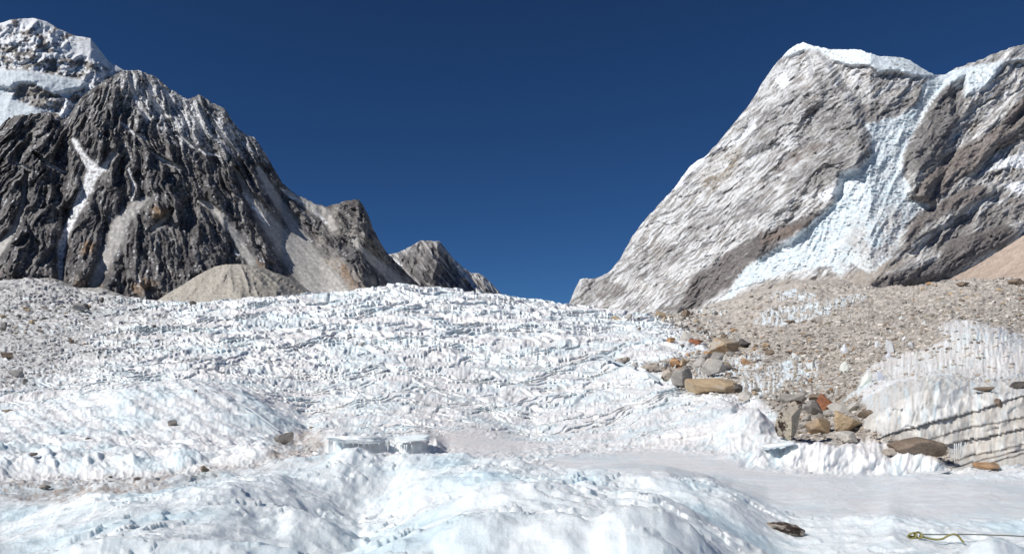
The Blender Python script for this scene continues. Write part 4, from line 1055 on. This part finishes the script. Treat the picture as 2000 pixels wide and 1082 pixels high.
# loose rocks one can pick out: shared meshes, one object each
protos = {}
for ki, kind in enumerate(('grey', 'pale', 'tan', 'orange', 'brown', 'dark')):
    for q in range(3):
        co, fa = rock_shape(500 + ki * 10 + q, 2, 11, 0.05, 0.35)
        co = co + np.array([0, 0, 0.9])
        me = mesh_from("loose_rock", co, fa, None, False); me.materials.append(RM[kind]); protos[kind, q] = me
WORD = {'grey': 'grey', 'pale': 'pale', 'tan': 'tan', 'orange': 'orange', 'brown': 'brown', 'dark': 'dark grey'}
rnd = random.Random(5)
REG = [
 # polygon, count, size range, kinds, label tail, group
 ([(1270, 612), (1400, 605), (1440, 650), (1420, 665), (1340, 655)], 34, (8, 17), ['pale', 'tan', 'grey', 'brown', 'dark'], "rock in the rubble strip between glacier crest and moraine", "rocks in the upper rubble strip"),
 ([(1400, 640), (1500, 650), (1560, 700), (1440, 745), (1340, 700)], 40, (9, 28), ['grey', 'brown', 'tan', 'orange', 'pale', 'dark'], "rock scattered around the biggest brown and grey boulder", "rocks around the biggest boulder"),
 ([(1470, 770), (1600, 760), (1690, 790), (1680, 850), (1560, 850), (1500, 800)], 44, (9, 32), ['pale', 'grey', 'brown', 'pale', 'tan', 'orange'], "rock in the rubble hollow left of the ice cliff", "rocks in the hollow by the ice cliff"),
 ([(1500, 690), (1700, 680), (1700, 750), (1640, 780), (1520, 760)], 46, (7, 15), ['grey', 'pale', 'brown', 'tan', 'orange'], "rock on the gravel slope above the low ice rib", "rocks on the lower gravel slope"),
 ([(1500, 640), (1700, 610), (1800, 680), (1650, 700), (1520, 690)], 30, (7, 13), ['grey', 'brown', 'tan', 'dark'], "rock on the middle of the right gravel slope", "rocks on the middle gravel slope"),
 ([(1700, 575), (2000, 560), (2000, 620), (1800, 620)], 40, (7, 14), ['pale', 'tan', 'grey', 'brown'], "rock on the moraine crest below the scree hill", "rocks on the moraine crest"),
 ([(1840, 650), (1900, 640), (1960, 660), (1850, 690), (1800, 690)], 14, (7, 12), ['grey', 'pale', 'brown'], "rock on the gravel patch inside the upper ice wall", "rocks on the gravel patch"),
 ([(0, 590), (200, 590), (180, 640), (60, 660), (0, 655)], 40, (7, 15), ['pale', 'grey', 'tan', 'dark', 'pale'], "rock in the debris at the foot of the left mountain", "rocks in the left debris"),
 ([(420, 520), (520, 540), (400, 560)], 0, (3, 5), ['pale'], "", ""),
]
nrock = 0; used_labels = set()
for poly, cnt, (s0, s1), kinds, tail, grp in REG:
    xs = [p[0] for p in poly]; ys = [p[1] for p in poly]; c_ = 0; tries = 0
    while c_ < cnt and tries < 4000:
        tries += 1
        x = rnd.uniform(min(xs), max(xs)); y = rnd.uniform(min(ys), max(ys))
        if not inside(np.array([x]), np.array([y]), poly)[0]: continue
        kind = rnd.choice(kinds); sz = s0 + (s1 - s0) * rnd.random() ** 2
        asp = rnd.uniform(0.42, 0.85)
        form = "flat" if asp < 0.55 else ("squat" if asp < 0.7 else "chunky")
        big_ = "tiny" if sz < s0 + 0.12 * (s1 - s0) else ("small" if sz < s0 + 0.45 * (s1 - s0) else "larger")
        lab = f"{big_} {form} {WORD[kind]} rock {where(x, y)}"
        if lab in used_labels: continue
        used_labels.add(lab)
        o = add_rock(x, y, sz, sz * asp, kind, lab, cat="rock", name="loose_rock", depth=rnd.uniform(0.7, 1.2), sink=0.25, mesh=protos[kind, rnd.randrange(3)], yaw=rnd.uniform(0, 360), group=f"{WORD[kind]} {grp}", ymin=13.4)
        if o is not None: c_ += 1; nrock += 1
print("loose rocks", nrock)

# small stones nobody could count
M_STONE = surface_mat("small_stones", 6.0, 0.9, (0.4, 0.05), 0.3, 0.2)
def scatter(name, weight, n, sizes, cols, seed, flat=0.6):
    rs_ = np.random.RandomState(seed)
    w = weight[:-1, :-1] * ((PV[:-1, :-1] - PV[1:, :-1]).clip(0.15, 6)) * (PV[:-1, :-1] < 1100)
    cw = np.cumsum(w.ravel()); cw /= cw[-1]
    idx = np.searchsorted(cw, rs_.rand(n))
    i, j = np.unravel_index(idx, w.shape)
    co0, fa0 = [], []
    base = []
    for q in range(6):
        c, f = rock_shape(900 + q, 1, 6, 0.06, 0.3); base.append((c, f))
    nv = len(base[0][0]); nf = len(base[0][1])
    k = PY[i, j] / F
    sz = (sizes[0] + (sizes[1] - sizes[0]) * rs_.rand(n) ** 4.0) * k
    a = rs_.rand(n) * 6.283
    sx = sz * rs_.uniform(0.7, 1.3, n) / 2; sy = sz * rs_.uniform(0.7, 1.3, n) / 2; szz = sz * rs_.uniform(0.35, 0.75, n) / 2
    t = rs_.randint(0, 6, n)
    B_ = np.stack([b[0] for b in base])[t]
    x = B_[..., 0] * sx[:, None]; y = B_[..., 1] * sy[:, None]; z = B_[..., 2] * szz[:, None]
    X = x * np.cos(a)[:, None] - y * np.sin(a)[:, None] + (PX[i, j] + (rs_.rand(n) - 0.5) * 1.5 * k)[:, None]
    Yy = x * np.sin(a)[:, None] + y * np.cos(a)[:, None] + PY[i, j][:, None]
    Zz = z + (PZ[i, j] + szz * 0.5)[:, None]
    co = np.stack([X, Yy, Zz], -1).reshape(-1, 3)
    fa = (base[0][1][None] + (np.arange(n) * nv)[:, None, None]).reshape(-1, 3)
    cl = np.array(cols)[rs_.randint(0, len(cols), n)] * rs_.uniform(0.8, 1.3, (n, 1))
    cl = np.repeat(cl, nv, 0).astype(np.float32)
    o = link(name, mesh_from(name, co, fa, np.clip(cl, 0.02, 0.8), False), M_STONE)
    o["kind"] = "stuff"
    return o
TONES = [(0.55, 0.52, 0.48), (0.60, 0.57, 0.53), (0.46, 0.43, 0.39), (0.52, 0.49, 0.45), (0.36, 0.33, 0.30), (0.42, 0.35, 0.27), (0.28, 0.25, 0.22), (0.40, 0.33, 0.27), (0.48, 0.45, 0.41), (0.58, 0.55, 0.51), (0.24, 0.22, 0.205)]
wm = mor * (TY < 225) * (0.4 + sst(90, 30, TY))
scatter("moraine_stones", wm, 15000, (1.6, 11), TONES, 1)
edge = np.clip(icep + ribs, 0, 1) * (TY > 13) * 0.5 + ledge * 0.8 + ice2 * 0.06
scatter("stones_on_ice", edge * (TY < 225), 1200, (2.5, 11), TONES, 2)
scatter("left_debris_stones", dirtL * (TY < 225) * (TXX < 700), 3500, (2.0, 8), [(0.40, 0.385, 0.37), (0.50, 0.48, 0.46), (0.30, 0.28, 0.265), (0.22, 0.21, 0.20)], 3)

# ------------------------------------------------------------------ ice pieces
M_CLEAR = surface_mat("blue_grey_ice", 14.0, 0.3, (0.4, 0.02), 0.08, 0.5, sss=0.5, sss_scale=0.08)

def tint_mesh(name, co, fa, col, smooth=True):
    return mesh_from(name, co, fa, np.zeros((len(co), 3), np.float32) + rgb(*col), smooth)

def blade(seed, w, h, d, peaks=3, lean=0.0):
    """an upright ice fin: jagged crest, thick foot, closed on all sides"""
    rs_ = np.random.RandomState(seed)
    nx, nz = 22, 9
    x = np.linspace(-1, 1, nx)
    env = np.clip(1 - np.abs(x) ** 3, 0, 1) ** 0.45
    x = x * 1.0
    hh = env * (0.35 + 0.28 * np.abs(np.sin(x * (0.5 + 0.4 * peaks) + rs_.rand() * 6))) + np.convolve(rs_.rand(nx + 4), np.ones(5) / 5, 'valid') * 0.55 * env
    v = []
    for side in (-1, 1):
        for k in range(nz):
            t = k / (nz - 1)
            th = side * (1 - t) ** 0.7 * (0.5 + 0.5 * env) * (1 + 0.06 * rs_.randn(nx)) * (1 + 0.25 * np.sin(x * 3 + k * 0.7 + seed)) * (0.06 if k == nz - 1 else 1)
            v.append(np.stack([x * w / 2 * (1 - 0.35 * t) + lean * t * h, th * d / 2 + 0 * x, hh * h * t - 0.12 * h * (1 - t)], 1))
    v = np.concatenate(v); f = []
    def idx(s_, k, i): return s_ * nz * nx + k * nx + i
    for s_ in (0, 1):
        for k in range(nz - 1):
            for i in range(nx - 1):
                q = [idx(s_, k, i), idx(s_, k, i + 1), idx(s_, k + 1, i + 1), idx(s_, k + 1, i)]
                f.append(q if s_ == 0 else q[::-1])
    for i in range(nx - 1):
        f.append([idx(0, nz - 1, i), idx(0, nz - 1, i + 1), idx(1, nz - 1, i + 1), idx(1, nz - 1, i)])
    for k in range(nz - 1):
        f.append([idx(0, k, 0), idx(0, k + 1, 0), idx(1, k + 1, 0), idx(1, k, 0)])
        f.append([idx(0, k, nx - 1), idx(1, k, nx - 1), idx(1, k + 1, nx - 1), idx(0, k + 1, nx - 1)])
    return v, np.array(f)

PIN = [
 (1783, 682, 22, 26, "broad white ice pinnacle, largest on the right gravel slope"),
 (1741, 688, 28, 30, "jagged twin ice pinnacle left of the broad white one"),
 (1715, 678, 16, 20, "pointed ice pinnacle left of the jagged twin one"),
 (1699, 675, 9, 13, "small ice spike left of the pointed pinnacle"),
 (1765, 667, 8, 13, "thin ice spike between the twin and the broad pinnacle"),
 (1653, 688, 26, 22, "low grey ice fin at the left end of the pinnacle row"),
 (1638, 680, 7, 14, "narrow ice spike at the far left of the pinnacle row"),
 (1653, 728, 28, 28, "streaked ice fin standing alone below the pinnacle row"),
 (1735, 698, 16, 12, "low ice lump under the jagged twin pinnacle"),
 (1751, 694, 6, 9, "tiny ice tooth under the broad white pinnacle"),
 (1554, 701, 18, 14, "white ice wedge above the low ice rib"),
 (1762, 625, 14, 11, "ice block at the end of the white streak on the upper gravel"),
 (1807, 636, 9, 12, "faint ice spike left of the upper ice wall"),
 (1660, 620, 5, 9, "thin lone ice needle on the upper gravel slope"),
 (1633, 772, 7, 17, "slim ice pillar in the rubble above the rust red boulder"),
 (1552, 780, 16, 15, "square ice stump left of the slim ice pillar"),
 (1565, 772, 9, 20, "tall thin ice pillar beside the square ice stump"),
 (1601, 780, 18, 14, "ragged ice fin in the rubble behind the rust red boulder"),
 (1813, 745, 9, 14, "ice tooth on the rim of the layered ice cliff"),
 (1693, 752, 30, 26, "wide ice fin where the gravel meets the ice cliff"),
 (1722, 742, 22, 22, "sharp ice fin right of the wide one on the cliff rim"),
 (1740, 652, 6, 8, "tiny ice tip above the jagged twin pinnacle"),
]
for n_, (px, base, w, h, label) in enumerate(PIN):
    g_ = ground_at(px, base, 13.3)
    if g_ is None: continue
    p, i, j = g_; k = p[1] / F
    v_, f_ = rock_shape(300 + n_, 3, 12, 0.16, 0.35)
    v_ = v_ * np.array([w * k * 0.42, w * k * 0.30, h * k * 0.62]) * (1 - 0.30 * (v_[:, 2:3] + 1) / 2 * np.array([1, 1, 0]))
    v_[:, 0] += v_[:, 2] * 0.18 * ((n_ % 5) - 2); v_[:, 2] += h * k * 0.22
    o = link("ice_pinnacle", tint_mesh("ice_pinnacle", v_, f_, smooth=False, col=(0.60 + 0.03 * (n_ % 4), 0.62 + 0.03 * (n_ % 4), 0.63 + 0.03 * (n_ % 3))), M_CLEAR)
    o.location = (p[0], p[1] + w * k * 0.2, p[2]); o["label"] = label; o["category"] = "ice pinnacle"
    o["group"] = "ice pinnacles on the right moraine"

def icicle_mesh():
    v = []; f = []
    ns, nr_ = 6, 6
    for a in range(nr_):
        t = a / (nr_ - 1)
        rr = (1 - t) ** 0.8 * (1 + 0.25 * math.sin(a * 2.1)) + 0.03
        for s_ in range(ns):
            an = s_ / ns * 2 * math.pi
            v.append((rr * math.cos(an), rr * math.sin(an), -t))
    for a in range(nr_ - 1):
        for s_ in range(ns):
            f.append([a * ns + s_, a * ns + (s_ + 1) % ns, (a + 1) * ns + (s_ + 1) % ns, (a + 1) * ns + s_])
    return tint_mesh("icicle", np.array(v), np.array(f), (0.72, 0.78, 0.80))
ICI = icicle_mesh()
def icicles(parent, spots, y):
    for px, v, ln, wd in spots:
        o = link("icicle", ICI, M_CLEAR, parent)
        k = y / F
        o.matrix_parent_inverse = parent.matrix_world.inverted() if parent else o.matrix_parent_inverse
        px0 = parent.location if parent else (0, 0, 0)
        o.location = ((px - 1000) * k, y, (HZ - v) * k)
        o.scale = (wd * k, wd * k, ln * k)

def ice_lump(name, cat, label, px, v, w, h, d, y, seed, col=(0.70, 0.77, 0.80), boxy=0.5, cuts=3, rough=0.05, tilt=0.0):
    """centre seen at (px, v), size in photo pixels at distance y"""
    k = y / F
    co, fa = rock_shape(seed, 4, cuts, rough, boxy)
    co = co * np.array([w * k / 2, d / 2, h * k / 2])
    a = math.radians(tilt); co = np.stack([co[:, 0] * math.cos(a) + co[:, 2] * math.sin(a), co[:, 1], -co[:, 0] * math.sin(a) + co[:, 2] * math.cos(a)], 1)
    o = link(name, tint_mesh(name, co, fa, col), M_CLEAR)
    o.location = ((px - 1000) * k, y, (HZ - v) * k)
    o["label"] = label; o["category"] = cat
    return o
bpy.context.view_layer.update()
slab = ice_lump("ice_slab", "ice slab", "grey overhanging ice slab with a dark hollow beneath, behind the near mound", 698, 856, 118, 17, 0.9, 17.05, 71, (0.78, 0.83, 0.85), 0.35, 3, 0.22, tilt=2)
slab2 = ice_lump("ice_slab", "ice slab", "blue tinted ice bulge right of the grey overhanging slab", 806, 857, 74, 16, 0.7, 17.1, 72, (0.78, 0.85, 0.88), 0.3, 3, 0.22, tilt=-4)
slab3 = ice_lump("ice_slab", "ice slab", "thin white ice roof over a gap beside the lichened boulder", 1520, 868, 64, 12, 0.5, 13.35, 73, (0.82, 0.86, 0.88), 0.5, tilt=-6)
slab4 = ice_lump("ice_slab", "ice slab", "flat grey ice plate at the foot of the banded brown slab", 1810, 924, 96, 9, 0.5, 12.9, 74, (0.66, 0.70, 0.73), 0.6, tilt=-5)
slab5 = ice_lump("ice_slab", "ice slab", "dirty ice ledge left of the lichened boulder at pool level", 1452, 868, 96, 12, 0.8, 16.2, 75, (0.62, 0.58, 0.53), 0.6, tilt=4)
bpy.context.view_layer.update()
R_ = random.Random(9)
icicles(slab, [(642 + R_.random() * 8, 860, 22 + 10 * R_.random(), 1.6) for _ in range(6)] + [(752 + R_.random() * 10, 858, 14 + 12 * R_.random(), 1.5) for _ in range(5)] + [(660 + 10 * q_, 864, 5 + 5 * R_.random(), 1.2) for q_ in range(9)], 16.7)
icicles(slab2, [(770 + 8 * q_ + R_.random() * 5, 868, 8 + 12 * R_.random(), 1.6) for q_ in range(5)], 16.8)
gl = bpy.data.objects["glacier"]
icicles(gl, [(1862 + R_.random() * 26, 862 + R_.random() * 6, 22 + 20 * R_.random(), 1.1) for _ in range(12)], 12.95)

def tube(name, pts, rad, sides=8, closed=False):
    P = [Vector(p) for p in pts]
    dense = []
    m = len(P)
    rng_ = m if closed else m - 1
    for i in range(rng_):
        p0 = P[(i - 1) % m] if closed or i > 0 else P[0]
        p1 = P[i]; p2 = P[(i + 1) % m]
        p3 = P[(i + 2) % m] if closed or i + 2 < m else P[-1]
        for q in range(6):
            t = q / 6
            dense.append(0.5 * ((2 * p1) + (p2 - p0) * t + (2 * p0 - 5 * p1 + 4 * p2 - p3) * t * t + (3 * p1 - p0 - 3 * p2 + p3) * t ** 3))
    if not closed: dense.append(P[-1])
    n = len(dense); v = []; f = []
    up = Vector((0, 0, 1))
    for i in range(n):
        a = dense[(i + 1) % n] if closed or i < n - 1 else dense[i]
        b = dense[i - 1] if closed or i > 0 else dense[i]
        d = (a - b).normalized()
        s_ = d.cross(up)
        if s_.length < 1e-3: s_ = Vector((1, 0, 0))
        s_.normalize(); u = s_.cross(d).normalized()
        rr = rad if not callable(rad) else rad(i / (n - 1))
        for k in range(sides):
            an = 2 * math.pi * k / sides
            v.append(tuple(dense[i] + (s_ * math.cos(an) + u * math.sin(an)) * rr))
    for i in range(n if closed else n - 1):
        for k in range(sides):
            j = (i + 1) % n
            f.append([i * sides + k, i * sides + (k + 1) % sides, j * sides + (k + 1) % sides, j * sides + k])
    return np.array(v), np.array(f)

# curved ice lips on the far slope
def on_ground(px, v, up=0.0, ymin=2.0):
    g_ = ground_at(px, v, ymin)
    return Vector(tuple(g_[0])) + Vector((0, 0, up))
def lip(label, pts, rad_px):
    ws = []
    y = ground_at(pts[0][0], pts[0][1] + 4, 20)[0][1]
    y2 = ground_at(pts[-1][0], pts[-1][1] + 4, 20)[0][1]
    for i, (a, b) in enumerate(pts):
        yy = y + (y2 - y) * i / (len(pts) - 1) - 0.8
        ws.append(((a - 1000) / F * yy, yy, (HZ - b) / F * yy))
    k = y / F
    v_, f_ = tube("ice_lip", ws, lambda t: rad_px * k * (0.35 + 0.65 * math.sin(math.pi * (0.12 + 0.76 * t))))
    o = link("ice_lip", tint_mesh("ice_lip", v_, f_, (0.50, 0.55, 0.58)), M_CLEAR)
    o["label"] = label; o["category"] = "ice lip"
lip("long curved grey ice lip on the white slope left of the boulders", [(1150, 696), (1165, 694), (1180, 695), (1195, 702), (1212, 710), (1228, 716), (1242, 718)], 2.6)
lip("short straight ice lip below the long curved one", [(1138, 727), (1150, 725), (1165, 727)], 2.6)
lip("diagonal grey ice groove edge above the long orange tan slab", [(1262, 726), (1275, 736), (1288, 746)], 3.0)
lip("thin dark ice edge high in the middle of the ice field", [(738, 711), (748, 716), (757, 723)], 2.6)
lip("long thin crack edge running down the left ice dome", [(462, 782), (490, 800), (520, 822), (545, 841)], 1.5)

# fins of clear ice in the foreground
def fin(label, px, base, w, h, seed, lean=0.0, dpt=0.35, ymin=2.0, peaks=1):
    g_ = ground_at(px, base, ymin); p = g_[0]; k = p[1] / F
    v_, f_ = blade(seed, w * k, h * k, w * k * dpt, peaks, lean)
    o = link("ice_fin", tint_mesh("ice_fin", v_, f_, (0.74, 0.83, 0.87)), M_CLEAR)
    o.location = tuple(p + np.array([0, 0.05, 0])); o["label"] = label; o["category"] = "ice fin"

# ------------------------------------------------------------------ rope and hook
def plain_mat(name, col, rough, metal=0.0, bump_scale=None):
    m = bpy.data.materials.new(name); m.use_nodes = True
    N = m.node_tree.nodes; L = m.node_tree.links; b = N["Principled BSDF"]
    b.inputs['Roughness'].default_value = rough; b.inputs['Metallic'].default_value = metal
    n = N.new("ShaderNodeTexNoise"); n.inputs['Scale'].default_value = bump_scale or 60; n.inputs['Detail'].default_value = 4
    tc = N.new("ShaderNodeTexCoord"); L.new(tc.outputs['Object'], n.inputs['Vector'])
    mx = N.new("ShaderNodeMix"); mx.data_type = 'RGBA'
    mx.inputs[6].default_value = tuple(c * 0.55 for c in col) + (1,); mx.inputs[7].default_value = tuple(min(1, c * 1.25) for c in col) + (1,)
    L.new(n.outputs['Fac'], mx.inputs[0]); L.new(mx.outputs[2], b.inputs['Base Color'])
    return m
M_ROPE = plain_mat("yellow_green_rope", (0.27, 0.25, 0.09), 0.8, 0, 90)
M_CORD = plain_mat("thin_dark_cord", (0.16, 0.17, 0.13), 0.8, 0, 90)
M_METAL = plain_mat("grey_metal", (0.35, 0.37, 0.40), 0.35, 0.9)
KG = on_ground(1790, 1053)
kk = KG.y / F
def rp(dx, dv, dy=0.0):                       # point near the knot, offsets in photo pixels
    return (KG.x + dx * kk, KG.y + dy * kk, KG.z - dv * kk + 0.012)
def gr(px, v, up=0.01):
    q = on_ground(px, v, up); return tuple(q)
root = bpy.data.objects.new("climbing_rope", None); COL.objects.link(root); root.location = KG
root["label"] = "yellow green climbing rope with a knot and wavy tail on the snow at lower right"; root["category"] = "rope"
bpy.context.view_layer.update()
def part(name, vf, mat, parent):
    v_, f_ = vf
    v_ = v_ - np.array(parent.location[:])
    return link(name, mesh_from(name, v_, f_, None, True), mat, parent)
rr_ = 2.0 * kk
kn = []
for q in range(26):
    a = q / 26 * 2 * math.pi
    kn.append(rp(-2 + 10 * math.cos(a) + 3.5 * math.cos(3 * a), -4 - 5 * math.sin(2 * a), 4 * math.sin(3 * a)))
part("knot", tube("knot", kn, rr_, 8, True), M_ROPE, root)
part("loop", tube("loop", [rp(-4, 0), rp(-12, -1, 2), rp(-20, 1.5, 1), rp(-23, 3, -1), rp(-17, 4, -3), rp(-8, 2, -2), rp(0, 0)], rr_, 8), M_ROPE, root)
part("tail", tube("tail", [rp(6, -2), rp(18, 1), rp(34, 4, -2), rp(48, 3, -3), rp(56, -1, -3), rp(64, -5, -3), rp(72, -6, -3), rp(79, -3, -4), rp(84, 4, -6), rp(88, 9, -8)], rr_, 8), M_ROPE, root)
ln = [rp(8, -5, 2), rp(50, -4, 4), rp(100, -4, 6), rp(160, -2, 8), rp(210, 0, 8), rp(280, 3, 8)]
part("line", tube("line", ln, 1.25 * kk, 6), M_CORD, root)
hk = bpy.data.objects.new("ice_hook", None); COL.objects.link(hk); hk.location = rp(-30, 2)
hk["label"] = "small grey metal hook and shackle clipped to the rope end"; hk["category"] = "metal hook"
bpy.context.view_layer.update()
part("hook", tube("hook", [rp(-38, 7), rp(-39, 3), rp(-36, -1), rp(-32, 0), rp(-31, 4), rp(-33, 5)], 0.9 * kk, 6), M_METAL, hk)
part("shackle", tube("shackle", [rp(-32, 1, 1), rp(-26, 0, 2), rp(-20, 1, 1), rp(-19, 3, -1), rp(-25, 4, -2), rp(-31, 3, -1)], 0.9 * kk, 6, True), M_METAL, hk)
